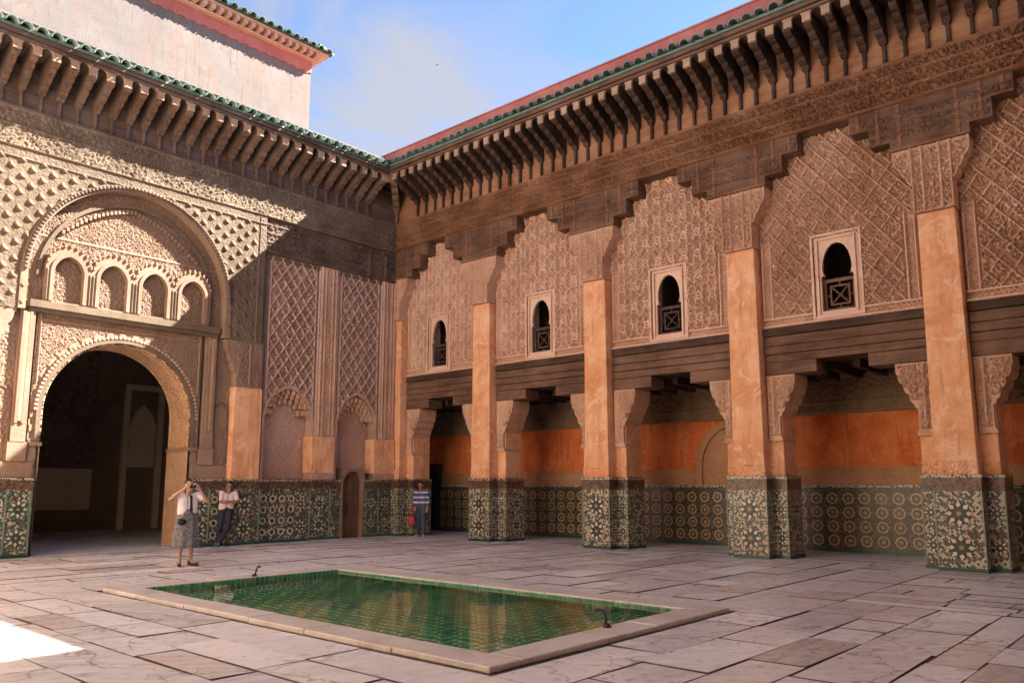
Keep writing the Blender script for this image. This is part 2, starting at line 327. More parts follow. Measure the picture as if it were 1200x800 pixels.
def relief(name, parent, mat, wall, pos, a0, a1, z0, z1, hf, res=0.02, keep=None, amp=1.0, rib=None):
    """height-field panel: hf(U, V) in metres, U grows to the picture's right; wall 'A' or 'B'"""
    nu = max(2, int(round(abs(a1 - a0) / res))); nv = max(2, int(round((z1 - z0) / res)))
    U, V = np.meshgrid(np.linspace(0, abs(a1 - a0), nu + 1), np.linspace(0, z1 - z0, nv + 1))
    H = hf(U, V) * amp
    H[0, :] = 0; H[-1, :] = 0; H[:, 0] = 0; H[:, -1] = 0
    if wall == 'A': P = np.stack([a0 + U, pos - H, z0 + V], -1)
    else: P = np.stack([pos - H, a0 - U, z0 + V], -1)
    P = P.reshape(-1, 3)
    off = P.min(0); off[0] = P[:, 0].mean() if wall == 'A' else pos; off[1] = pos if wall == 'A' else P[:, 1].mean()
    P = P - off
    i = np.arange(nv)[:, None] * (nu + 1) + np.arange(nu)[None, :]
    Q = np.stack([i, i + 1, i + nu + 2, i + nu + 1], -1).reshape(-1, 4)
    hq = ((H[:-1, :-1] + H[1:, 1:] + H[1:, :-1] + H[:-1, 1:]) / 4).reshape(-1)
    if keep is not None:
        cu = (U[:-1, :-1] + U[1:, 1:]) / 2; cv = (V[:-1, :-1] + V[1:, 1:]) / 2
        kk = keep((a0 + cu) if wall == 'A' else (a0 - cu), z0 + cv).reshape(-1); Q = Q[kk]; hq = hq[kk]
    me = bpy.data.meshes.new(name)
    me.vertices.add(len(P)); me.vertices.foreach_set('co', P.astype(np.float32).reshape(-1))
    nq = len(Q); me.loops.add(nq * 4); me.loops.foreach_set('vertex_index', Q.astype(np.int32).reshape(-1))
    me.polygons.add(nq); me.polygons.foreach_set('loop_start', np.arange(0, nq * 4, 4, dtype=np.int32))
    me.polygons.foreach_set('use_smooth', np.ones(nq, dtype=bool))
    me.materials.append(MAT[mat])
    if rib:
        me.materials.append(MAT[rib[1]]); me.polygons.foreach_set('material_index', (hq > rib[0]).astype(np.int32))  # raised faces take the lighter copy, painting in the relief contrast
    me.update(calc_edges=True); me.validate()
    return place(name, me, parent, off)
TP = 2 * PI
def arab(U, V, s=1.0, ph=0.0):
    u = U / s; v_ = V / s
    wu = u + 0.05 * np.sin(TP * v_ / 0.33 + ph) + 0.03 * np.sin(TP * (u + v_) / 0.21)
    wv = v_ + 0.05 * np.sin(TP * u / 0.29 + 0.7 + ph)
    a = np.cos(TP * wu / 0.16) * np.cos(TP * wv / 0.19) + 0.6 * np.cos(TP * (wu + wv) / 0.13 + 1 + ph)
    return sm(a, -0.1, 0.45)
def lines(U, V, p, q, w_=0.09, sgn=1):
    f = np.abs(((U / p + sgn * V / q) % 1.0) - 0.5) * 2
    return sm(f, 1 - 2 * w_, 1 - w_)
def arabd(U, V, s=1.0, ph=0.0):
    """deep-cut arabesque: flat top, steep sides"""
    u = U / s; v_ = V / s
    wu = u + 0.05 * np.sin(TP * v_ / 0.33 + ph) + 0.03 * np.sin(TP * (u + v_) / 0.21)
    wv = v_ + 0.05 * np.sin(TP * u / 0.29 + 0.7 + ph)
    a = np.cos(TP * wu / 0.16) * np.cos(TP * wv / 0.19) + 0.6 * np.cos(TP * (wu + wv) / 0.13 + 1 + ph)
    return sm(a, -0.02, 0.16)
def holes(U, V, pu=0.115, pv=0.14):
    """regular pierced ground: small deep holes between flat knots"""
    u = U + 0.014 * np.sin(TP * V / (2 * pv)); v_ = V + 0.012 * np.sin(TP * U / (2 * pu) + 0.5)
    g = np.cos(TP * u / pu) * np.cos(TP * v_ / pv) + 0.35 * np.cos(TP * (u / pu + 0.5 * v_ / pv))
    return sm(g, -0.22, 0.02)
def sebka(U, V, p=0.46, q=0.56, two=1.0):
    l1 = lines(U, V, p, q, 0.055, 1); l2 = two * lines(U, V, p, q, 0.052, -1)
    m1 = 0.6 * lines(U + p / 2, V, p, q, 0.03, 1)
    return np.maximum(np.maximum(0.135 * np.maximum(l1, l2), 0.135 * m1), 0.085 * arabd(U, V, 0.50))
def vegetal(U, V):
    wob = 0.045 * np.sin(TP * V / 0.26)
    l = np.maximum(lines(U + wob, V, 0.36, 0.52, 0.075), lines(U - wob, V, 0.36, 0.52, 0.075, -1))
    r = np.sqrt((((U / 0.36 + 0.5) % 1 - 0.5) * 0.36) ** 2 + (((V / 0.52 + 0.5) % 1 - 0.5) * 0.40) ** 2)
    return np.maximum(np.maximum(0.13 * l, 0.12 * rdg(r, 0.07, 0.025)), 0.085 * arabd(U, V, 0.55, 1.3))
def fine(U, V): return 0.035 * arab(U, V, 0.7, 0.4)
def rdg(x, c, w_): return sm(1 - np.abs(x - c) / w_, 0, 0.6)
def arch(c, hw, zs, za, n=14, bulge=0.0):
    """points of a slightly pointed arch from left foot to right foot (feet at zs)"""
    R = za - zs; k = (R * R - hw * hw) / (2 * hw) if R > hw else 0.0
    pts = []
    if R >= hw:
        rad = hw + k; th = math.atan2(R, k)
        for i in range(n + 1):
            a = th * i / n; pts.append((c + k - rad * math.cos(a), zs + rad * math.sin(a)))
        L = pts; return L + [(2 * c - x, z) for x, z in reversed(L[:-1])]
    for i in range(2 * n + 1):
        a = PI * i / (2 * n); pts.append((c - hw * math.cos(a), zs + R * math.sin(a)))
    return pts
def in_arch(A_, Z, c, hw, zs, za, z0):
    """inside test for an arched opening whose jambs go down to z0"""
    R = za - zs; d = np.abs(A_ - c)
    k = max(0.0, (R * R - hw * hw) / (2 * hw)); rad = hw + k
    if R >= hw: top = (d + k) ** 2 + (Z - zs) ** 2 < rad * rad
    else: top = (d / hw) ** 2 + ((Z - zs) / R) ** 2 < 1
    return ((Z >= z0) & (Z <= zs) & (d < hw)) | ((Z > zs) & top)

# shared meshes of tile pieces --------------------------------------------------
def star_mesh(name, r, mats, n=8):
    """rosette of cut tiles, built in the plane (a, b), rising along +c : a=x, b=z, c=-y"""
    mb = MB()
    def poly(pts, h, mi):
        q = len(pts)
        mb.add([(p[0], -0.0, p[1]) for p in pts] + [(p[0], -h, p[1]) for p in pts],
               [tuple(range(q, 2 * q))] + [(i, (i + 1) % q, q + (i + 1) % q, q + i) for i in range(q)], mi)
    pc = lambda rr, a: (rr * math.cos(a), rr * math.sin(a))
    poly([pc(r * (1.0 if i % 2 == 0 else 0.78), PI * i / n) for i in range(2 * n)], 0.006, 1)
    for i in range(n):
        a = TP * i / n
        poly([pc(r * 0.46, a), pc(r * 0.66, a - 0.26), pc(r * 0.98, a), pc(r * 0.66, a + 0.26)], 0.012, 0)
    poly([pc(r * (0.44 if i % 2 == 0 else 0.27), PI * i / n) for i in range(2 * n)], 0.012, 2)
    poly([pc(r * 0.17, TP * i / n) for i in range(n)], 0.016, 3)
    return mb.mesh(name, mats)
def ring_mesh(name, r, mats):
    mb = MB(); n = 8; pc = lambda rr, a: (rr * math.cos(a), rr * math.sin(a))
    o_ = [pc(r * (1.0 if i % 2 == 0 else 0.9), PI * i / n) for i in range(2 * n)]; i_ = [pc(r * 0.70, PI * i / n) for i in range(2 * n)]
    q = 2 * n; V = [(p[0], 0, p[1]) for p in o_] + [(p[0], -0.012, p[1]) for p in o_] + [(p[0], -0.012, p[1]) for p in i_] + [(p[0], 0, p[1]) for p in i_]
    F = []
    for k in range(q):
        l = (k + 1) % q
        F += [(k, l, q + l, q + k), (q + k, q + l, 2 * q + l, 2 * q + k), (2 * q + k, 2 * q + l, 3 * q + l, 3 * q + k)]
    mb.add(V, F, 0)
    c_ = [pc(r * 0.34, TP * i / n + PI / 8) for i in range(n)]
    mb.add([(p[0], -0.010, p[1]) for p in c_], [tuple(range(n))], 1)
    return mb.mesh(name, mats)
STAR_L = star_mesh('star_tile', 0.245, ['tcream', 'tblack', 'tgreen', 'tochre'])
STAR_M = star_mesh('star_tile', 0.20, ['tcream', 'tgreen', 'tblack', 'tochre'])
STAR_S = star_mesh('star_tile', 0.135, ['tcream', 'tblack', 'tgreen', 'tcream'])
RING = ring_mesh('ring_tile', 0.140, ['tring', 'tochre'])
RING_P = ring_mesh('ring_tile', 0.10, ['tcream', 'tblack'])
ROT_A = (0, 0, 0); ROT_B = (0, 0, -PI / 2)            # piece faces -y / -x
ROT_S = (0, 0, 0)
def piece(name, me, parent, wall, a, z, pos, sc=1.0):
    loc = (a, pos, z) if wall == 'A' else (pos, a, z)
    return place(name, me, parent, loc, ROT_A if wall == 'A' else ROT_B, (sc, sc, sc))

# ================================================================== GROUND
gm = MB(); gm.add([(-300, -300, -0.45), (300, -300, -0.45), (300, 300, -0.45), (-300, 300, -0.45)], [(0, 1, 2, 3)])
g = place('ground', gm.mesh('ground', 'joint'), None, (0, 0, 0)); tag(g, kind='structure')
PX0, PX1, PY0, PY1 = -11.46, -7.10, -14.95, -7.10      # outer edge of the pool rim
fl = MB()
FX0, FX1, FY0, FY1 = -19.6, 3.2, -24.6, 3.0
for x0, x1, y0, y1 in ((FX0, PX0, FY0, FY1), (PX1, FX1, FY0, FY1), (PX0, PX1, FY0, PY0), (PX0, PX1, PY1, FY1)):
    fl.box(x0, y0, -0.4, x1, y1, -0.012)
for x0, x1, y0, y1 in ((PX0, PX0 + .40, PY0, PY1), (PX1 - .40, PX1, PY0, PY1), (PX0 + .40, PX1 - .40, PY0, PY0 + .40), (PX0 + .40, PX1 - .40, PY1 - .40, PY1)):
    fl.box(x0, y0, -0.4, x1, y1, -0.0125)
floor = place('courtyard_floor', fl.mesh('courtyard_floor', 'joint'), None, (0, 0, 0)); tag(floor, 'grey pink marble paving of the open courtyard', None, None, 'structure')
# marble slabs ------------------------------------------------------
slabs = []
def rows(x0, x1, y0, y1, along='x', wmin=0.42, wmax=0.78, lmin=0.6, lmax=1.9):
    a0, a1, b0, b1 = (x0, x1, y0, y1) if along == 'x' else (y0, y1, x0, x1)
    b_ = b1
    while b_ > b0 + 1e-6:
        wd = random.uniform(wmin, wmax)
        if b_ - b0 < wd * 1.6: wd = b_ - b0 if b_ - b0 < wmax * 1.25 else (b_ - b0) / 2
        a = a0
        while a < a1 - 1e-6:
            l = random.uniform(lmin, lmax)
            if a1 - a < l * 1.4: l = a1 - a
            slabs.append((a, a + l, b_ - wd, b_) if along == 'x' else (b_ - wd, b_, a, a + l))
            a += l
        b_ -= wd
rows(-16.9, PX0 - 0.72, -24.3, -0.05, 'y', 0.38, 0.80, 0.6, 1.7)
rows(PX0 - 0.72, PX0 - 0.06, PY0 - 0.7, PY1 + 0.7, 'y', 0.69, 0.69, 1.2, 2.4)
rows(PX1 + 0.06, PX1 + 0.75, PY0 - 0.7, PY1 + 0.7, 'y', 0.69, 0.72, 1.2, 2.4)
rows(PX0 - 0.06, PX1 + 0.06, PY1 + 0.06, PY1 + 0.7, 'x', 0.67, 0.67, 1.1, 2.0)
rows(PX0 - 0.06, PX1 + 0.06, PY0 - 0.7, PY0 - 0.06, 'x', 0.67, 0.67, 1.1, 2.0)
rows(PX0 - 0.72, -5.2, -24.3, PY0 - 0.7, 'x', 0.36, 0.78, 0.6, 1.7)
rows(-5.2, 0.30, -24.3, PY0 - 0.7, 'y', 0.40, 0.80, 0.7, 1.8)
rows(PX0 - 0.72, 0.30, PY1 + 0.7, -0.05, 'x')
rows(PX1 + 0.75, 0.30, PY0 - 0.7, PY1 + 0.7, 'x')
rows(0.30, 2.95, -24.3, 2.3, 'y', 0.6, 0.9, 1.0, 2.0)
def slab_geo(mb, r, local=True):
    x0, x1, y0, y1 = r; g_ = random.choice((0.003, 0.005, 0.008, 0.014)); j = 0.014
    cx, cy = ((x0 + x1) / 2, (y0 + y1) / 2) if local else (0, 0)
    z = random.uniform(-0.007, 0.005)
    P = []
    for (x, y) in ((x0 + g_, y0 + g_), (x1 - g_, y0 + g_), (x1 - g_, y1 - g_), (x0 + g_, y1 - g_)):
        P.append((x + random.uniform(-j, j) - cx, y + random.uniform(-j, j) - cy, z + random.uniform(-0.003, 0.003)))
    ccx = sum(p[0] for p in P) / 4; ccy = sum(p[1] for p in P) / 4
    top = [(p[0] + math.copysign(0.005, ccx - p[0]), p[1] + math.copysign(0.005, ccy - p[1]), p[2]) for p in P]
    mid = [(p[0], p[1], p[2] - 0.006) for p in P]; bot = [(p[0], p[1], -0.02) for p in P]
    F = [(8, 9, 10, 11)]
    for i in range(4):
        k = (i + 1) % 4; F += [(i, k, 4 + k, 4 + i), (4 + i, 4 + k, 8 + k, 8 + i)]
    n0 = len(mb.m); mb.add(bot + mid + top, F)
    for q in range(n0 + 1, len(mb.m)): mb.m[q] = 1
FWD = Vector((math.cos(math.radians(41.47)), math.sin(math.radians(41.47)), 0))
def score(r):
    d = Vector(((r[0] + r[1]) / 2 - CAM.x, (r[2] + r[3]) / 2 - CAM.y, 0)); z = d.dot(FWD)
    if z < 1.5 or abs(d.dot(Vector((FWD.y, -FWD.x, 0)))) > z * 0.72 + 0.8: return 0
    return (r[1] - r[0]) * (r[3] - r[2]) / z ** 3
slabs.sort(key=score, reverse=True)
rest = MB()
for i, r in enumerate(slabs):
    if i < 290:
        mb = MB(); slab_geo(mb, r); place('floor_slab', mb.mesh('floor_slab', ['slab', 'joint'], fix=False), floor, ((r[0] + r[1]) / 2, (r[2] + r[3]) / 2, 0))
    else: slab_geo(rest, r, False)
o = place('floor_slab', rest.mesh('floor_slab', ['slab', 'joint'], fix=False), floor, (0, 0, 0)); o['kind'] = 'stuff'

# ================================================================== POOL
pool = tag(empty('water_basin', ((PX0 + PX1) / 2, (PY0 + PY1) / 2, 0)), 'long rectangular sunken pool with stone rim and green tiled bottom', 'pool')
RW = 0.42; IX0, IX1, IY0, IY1 = PX0 + RW, PX1 - RW, PY0 + RW, PY1 - RW
def rim(x0, x1, y0, y1):
    mb = MB(); z1 = 0.05 + random.uniform(-0.004, 0.004); mb.box(x0 + 0.004, y0 + 0.004, -0.011, x1 - 0.004, y1 - 0.004, z1, 0, 0.003)
    bevel(mb.build('rim_stone', 'rim', pool), 0.012, 2)
cuts = lambda a, b, n: [a + (b - a) * (i + (random.uniform(-.12, .12) if 0 < i < n else 0)) / n for i in range(n + 1)]
for xa, xb in ((PX0, IX0), (IX1, PX1)):
    c = cuts(PY0, PY1, 6)
    for i in range(6): rim(xa, xb, c[i], c[i + 1])
for ya, yb in ((PY0, IY0), (IY1, PY1)):
    c = cuts(IX0, IX1, 3)
    for i in range(3): rim(c[i], c[i + 1], ya, yb)
bas = MB()
BZ = -0.10
bas.box(IX0 - 0.12, IY0 - 0.12, BZ - 0.1, IX1 + 0.12, IY1 + 0.12, BZ - 0.012)
bas.box(IX0 - 0.12, IY0, BZ - 0.01, IX0 - 0.002, IY1, -0.014); bas.box(IX1 + 0.002, IY0, BZ - 0.01, IX1 + 0.12, IY1, -0.014)
bas.box(IX0 - 0.12, IY0 - 0.12, BZ - 0.01, IX1 + 0.12, IY0 - 0.002, -0.014); bas.box(IX0 - 0.12, IY1 + 0.002, BZ - 0.01, IX1 + 0.12, IY1 + 0.12, -0.014)
basin = bas.build('basin_shell', 'grout', pool)
# herringbone of green tiles
TW, TL = 0.16, 0.32; gap = 0.05
tiles = []
for n_ in range(-4, 48):
    for m_ in range(-18, 10):
        bx, by = IX0 + n_ * TW + m_ * 4 * TW, IY0 + n_ * TW          # lattice (1,1), (4,0) in tile widths
        for (x0, y0, x1, y1) in ((bx, by, bx + TL, by + TW), (bx + 3 * TW, by, bx + 4 * TW, by + TL)):
            xa, xb, ya, yb = max(x0, IX0), min(x1, IX1), max(y0, IY0), min(y1, IY1)
            if xb - xa > 0.03 and yb - ya > 0.03: tiles.append((xa, xb, ya, yb))
tiles.sort(key=lambda r: (r[0] - CAM.x) ** 2 + (r[2] - CAM.y) ** 2)
TM = {}
rest = MB()
for i, (xa, xb, ya, yb) in enumerate(tiles):
    wx, wy = xb - xa - gap, yb - ya - gap; cx, cy = (xa + xb) / 2, (ya + yb) / 2
    if i < 290:
        key = (round(wx, 3), round(wy, 3))
        if key not in TM:
            mb = MB(); mb.box(-wx / 2, -wy / 2, -0.012, wx / 2, wy / 2, 0.0); TM[key] = mb.mesh('pool_tile', 'pooltile', fix=False)
        place('pool_tile', TM[key], basin, (cx, cy, BZ + random.uniform(-0.002, 0.002)), (random.uniform(-.01, .01), random.uniform(-.01, .01), 0))
    else:
        z = BZ + random.uniform(-0.002, 0.002); rest.box(cx - wx / 2, cy - wy / 2, BZ - 0.012, cx + wx / 2, cy + wy / 2, z)
o = place('pool_tile', rest.mesh('pool_tile', 'pooltile', fix=False), basin, (0, 0, 0)); o['kind'] = 'stuff'
# row of upright lining tiles on the inner faces of the rim
lin = MB()
def lining(a0, a1, fn):
    n = int(abs(a1 - a0) / 0.085)
    for i in range(n):
        a = a0 + (a1 - a0) * (i + 0.5) / n; fn(a)
lining(IY0, IY1, lambda a: (lin.box(IX1 - 0.010, a - 0.036, -0.098, IX1 - 0.001, a + 0.036, 0.030), lin.box(IX0 + 0.001, a - 0.036, -0.098, IX0 + 0.010, a + 0.036, 0.030)))
lining(IX0 + .02, IX1 - .02, lambda a: (lin.box(a - 0.036, IY1 - 0.010, -0.098, a + 0.036, IY1 - 0.001, 0.045), lin.box(a - 0.036, IY0 + 0.001, -0.098, a + 0.036, IY0 + 0.010, 0.030)))
o = lin.build('lining_tile', 'pooltile', pool); o['kind'] = 'stuff'
wm = MB(); wm.add([(IX0 + .012, IY0 + .012, 0.008), (IX1 - .012, IY0 + .012, 0.008), (IX1 - .012, IY1 - .012, 0.008), (IX0 + .012, IY1 - .012, 0.008)], [(0, 1, 2, 3)])
o = place('water', wm.mesh('water', 'water'), None, (0, 0, 0)); o['kind'] = 'structure'
# two little iron spouts on the short sides
def spout(x, y, sy, label):
    mb = MB(); P = []
    for i in range(9):
        a = i / 8; P.append((0.02 * math.sin(a * 3), sy * (0.02 + 0.13 * a ** 2.2), 0.02 + 0.15 * math.sin(a * 1.9)))
    mb.tube(P, [0.016, 0.015, 0.014, 0.013, 0.013, 0.013, 0.013, 0.015, 0.018], 8)
    e = empty('water_spout', (x, y, 0.05)); tag(e, label, 'spout', 'iron spouts on the pool rim')
    place('pipe', mb.mesh('pipe', 'iron'), e, (x, y, 0.05))
    mb = MB(); mb.lathe([(0.045, 0), (0.05, 0.012), (0.03, 0.03), (0.026, 0.04)], 12)
    place('base_flange', mb.mesh('base_flange', 'iron'), e, (x, y, 0.05))
spout(-9.15, IY1 + 0.10, -1, 'small dark curved iron spout on the far end of the pool rim')
spout(-9.25, IY0 - 0.07, 1, 'small dark curved iron spout on the near right end of the pool rim')

# ================================================================== SHARED CORNICE PIECES
SP = 0.393
def corbel_mesh(mat):
    """wooden eave bracket in local frame: out = -y, along = x, z from the wall foot"""
    mb = MB()
    prof = [(0, .47), (.08, .47), (.13, .50), (.16, .56), (.23, .57), (.30, .61), (.335, .69), (.42, .70), (.50, .74), (.545, .83), (.64, .84), (.73, .885), (.78, .96), (.90, .975), (1.0, 1.03), (1.02, 1.33), (0, 1.33)]
    mb.plate([(-p[0], p[1]) for p in prof], [], lambda a, b, d: (d, a, b), -0.078, 0.078)
    mb.box(-0.032, -0.075, 0.08, 0.032, -0.002, 0.52)                 # thin post below
    mb.lathe([(0.012, 0.0), (0.045, 0.02), (0.05, 0.05), (0.03, 0.09)], 8, (0, -0.045))
    mb.box(-0.052, -0.10, 0.44, 0.052, -0.004, 0.50)
    return mb.mesh('bracket', mat)
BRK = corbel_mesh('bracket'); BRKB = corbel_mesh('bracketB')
def tile_mesh(L=0.60, r=0.128):
    mb = MB(); n = 8; V = []
    for k, (rr, zz) in enumerate(((r, 0), (r - 0.022, 0))):
        for y in (0, L):
            rs = rr * (1.0 if y == 0 else 0.86)
            for i in range(n + 1):
                a = PI * i / n; V.append((-rs * math.cos(a), y, rs * math.sin(a)))
    q = n + 1; F = []
    for i in range(n):
        F += [(i, i + 1, q + i + 1, q + i), (2 * q + i, 3 * q + i, 3 * q + i + 1, 2 * q + i + 1), (i, 2 * q + i, 2 * q + i + 1, i + 1)]
    F += [(0, q, 3 * q, 2 * q), (n, 2 * q + n, 3 * q + n, q + n)]
    mb.add(V, F, 0, False)
    return mb.mesh('roof_tile', 'green')
RT = tile_mesh()
TSP = 0.30
def eave(wing, wall, front, a_lo, a_hi, zb, out, fasc, par_mat, par_h, frmat, s_lo, s_hi, t_hi, fend, pb=0.47, K=0.89):
    """brackets, fascia with arched notches, soffit, glazed tiles and parapet of one side"""
    f = (lambda a, d, z: (a, front - d, z)) if wall == 'A' else (lambda a, d, z: (front - d, a, z))
    rot = 0.0 if wall == 'A' else -PI / 2
    n = int((a_hi - a_lo) / SP); cs = [a_hi - i * SP for i in range(n)]
    for a in cs:
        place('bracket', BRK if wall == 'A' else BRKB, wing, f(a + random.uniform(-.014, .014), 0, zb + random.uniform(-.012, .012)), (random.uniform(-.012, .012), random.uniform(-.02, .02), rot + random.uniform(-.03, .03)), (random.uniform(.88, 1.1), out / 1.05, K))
    Z = lambda h: zb + K * h
    z1 = Z(1.46); z0 = Z(1.07); low = []
    for a in reversed(cs):                                             # fascia: posts at the brackets, round arches between
        c = a - SP / 2; hw = SP / 2 - 0.085
        low.append((c - hw, z0)); low += [(c + hw * math.cos(t_), Z(1.20) + hw * 1.15 * math.sin(t_)) for t_ in np.linspace(PI, 0, 9)]; low.append((c + hw, z0))
    poly = [(cs[-1] - SP, z1), (cs[-1] - SP, z0)] + low + [(fend, z0), (fend, z1)]
    mb = MB(); mb.plate(poly, [], (lambda a, b, d: (a, front - out + d, b)) if wall == 'A' else (lambda a, b, d: (front - out + d, a, b)), 0, 0.07)
    mb.build('fascia', fasc, wing)
    mb = MB()                                                          # soffit boards and drip mouldings
    P = lambda d0, z0_, d1, z1_, ah: mb.box(*f(s_lo, d0, z0_), *f(ah, d1, z1_))
    P(-0.2, Z(1.335), out - 0.075, Z(1.40), s_hi); P(out + 0.003, Z(1.30), out + 0.05, Z(1.36), fend - .06); P(out + 0.003, Z(1.40), out + 0.09, Z(1.49), fend - .1)
    P(-0.2, Z(1.475), out + 0.06, Z(1.515), s_hi)
    mb.build('eave_boards', frmat, wing)
    e0 = out + 0.24; zt = Z(1.52)                                      # tile bed, tiles, parapet
    mb = MB()
    sec = [(e0 - 0.13, zt), (e0 - 0.13, zt + 0.06), (e0 - pb - 0.1, zt + 0.16), (e0 - pb - 0.1, zt)]
    mb.add([f(s_lo, *q) for q in sec] + [f(t_hi, *q) for q in sec], [(0, 1, 2, 3), (7, 6, 5, 4), (0, 4, 5, 1), (1, 5, 6, 2), (2, 6, 7, 3), (3, 7, 4, 0)])
    roof = mb.build('roof', 'green', wing)
    for i in range(int((t_hi - s_lo) / TSP)):
        a = t_hi - TSP * (i + 0.5)
        place('roof_tile', RT, roof, f(a + random.uniform(-.012, .012), e0 + random.uniform(-.015, .015), zt + 0.02 + random.uniform(-.006, .006)), (math.radians(13 + random.uniform(-4, 4)), random.uniform(-.05, .05), rot + random.uniform(-.07, .07)), (random.uniform(.9, 1.08), 1, random.uniform(.9, 1.1)))
    mb = MB(); d1 = e0 - pb
    mb.box(*f(s_lo, d1, zt - 0.02), *f(s_hi, d1 - 0.35, zt + par_h)); mb.build('parapet', par_mat, wing)
    mb = MB(); mb.box(*f(s_lo, d1 + 0.03, zt + par_h + 0.002), *f(s_hi, d1 - 0.38, zt + par_h + 0.045)); mb.build('coping', par_mat, wing)

# ================================================================== ARCADE WING (right, faces -x)
arc = tag(empty('arcade_wing', (0, -10, 0)), 'long arcaded wing on the right with orange plaster piers and carved stucco bays', 'building')
PC = [-3.86 - 4.047 * k for k in range(6)]
ZC = 6.80
def shaft(c, h0, h1, x0, x1, z0, z1, parent, name, mat):
    mb = MB(); vs = [(x, c + s_ * h, z) for z, h in ((z0, h0), (z1, h1)) for s_ in (-1, 1) for x in (x0, x1)]
    mb.add(vs, [(0, 1, 3, 2), (4, 6, 7, 5), (0, 4, 5, 1), (2, 3, 7, 6), (0, 2, 6, 4), (1, 5, 7, 3)])
    return bevel(mb.build(name, mat, parent), 0.018, 2)
def lobes(z):
    """how far a carved bracket reaches out at height 0..1"""
    if z < 0.42: return 0.0
    t_ = (z - 0.42) / 0.43
    if t_ >= 1: return 1.0
    k = int(t_ * 3); q = t_ * 3 - k
    return (k + math.sqrt(max(0, 1 - (1 - q) ** 2)) * 0.75 + 0.25 * q) / 3
def carved(name, parent, mat, c, h0, grow, z0, z1, x0, x1, sides=(-1, 1), hamp=0.03):
    """carved capital: front in the plane x0, edges flare out by grow"""
    nz = int((z1 - z0) / 0.018); nu = int(2 * (h0 + grow) / 0.018)
    U, Vv = np.meshgrid(np.linspace(-1, 1, nu + 1), np.linspace(0, 1, nz + 1))
    ex = np.array([lobes(v_) for v_ in np.linspace(0, 1, nz + 1)]) * grow
    lo = h0 + (ex if -1 in sides else 0 * ex); hi = h0 + (ex if 1 in sides else 0 * ex)
    Y = np.where(U < 0, U * lo[:, None], U * hi[:, None]); Z = z0 + Vv * (z1 - z0)
    Hh = 2.3 * hamp * arabd(Y + 7, Z, 0.5)
    for rr in (h0 * 0.45, h0 * 0.98): Hh = np.maximum(Hh, 0.10 * rdg(np.abs(Y), rr, 0.032))
    Hh = np.maximum(Hh, 0.05 * (Vv > 0.955)); Hh = np.maximum(Hh, 0.05 * (Vv < 0.04)); Hh = np.maximum(Hh, 0.04 * rdg(Vv, 0.09, 0.015))
    edge = np.maximum(rdg(Y, -lo[:, None] * 1.0, 0.05), rdg(Y, hi[:, None], 0.05)); Hh = np.maximum(Hh, 0.08 * edge)
    mb = MB(); V = np.stack([x0 - Hh, c + Y, Z], -1).reshape(-1, 3).tolist(); w_ = nu + 1
    F = [(i * w_ + j, i * w_ + j + 1, (i + 1) * w_ + j + 1, (i + 1) * w_ + j) for i in range(nz) for j in range(nu)]
    mb.add(V, F, 0, True)
    bor = [(i * w_) for i in range(nz + 1)] + [nz * w_ + j for j in range(1, nu + 1)] + [i * w_ + nu for i in range(nz - 1, -1, -1)] + [j for j in range(nu - 1, 0, -1)]
    q = len(bor); mb.add([V[i] for i in bor] + [(x1, V[i][1], V[i][2]) for i in bor], [(i, (i + 1) % q, q + (i + 1) % q, q + i) for i in range(q)])
    return mb.build(name, mat, parent)
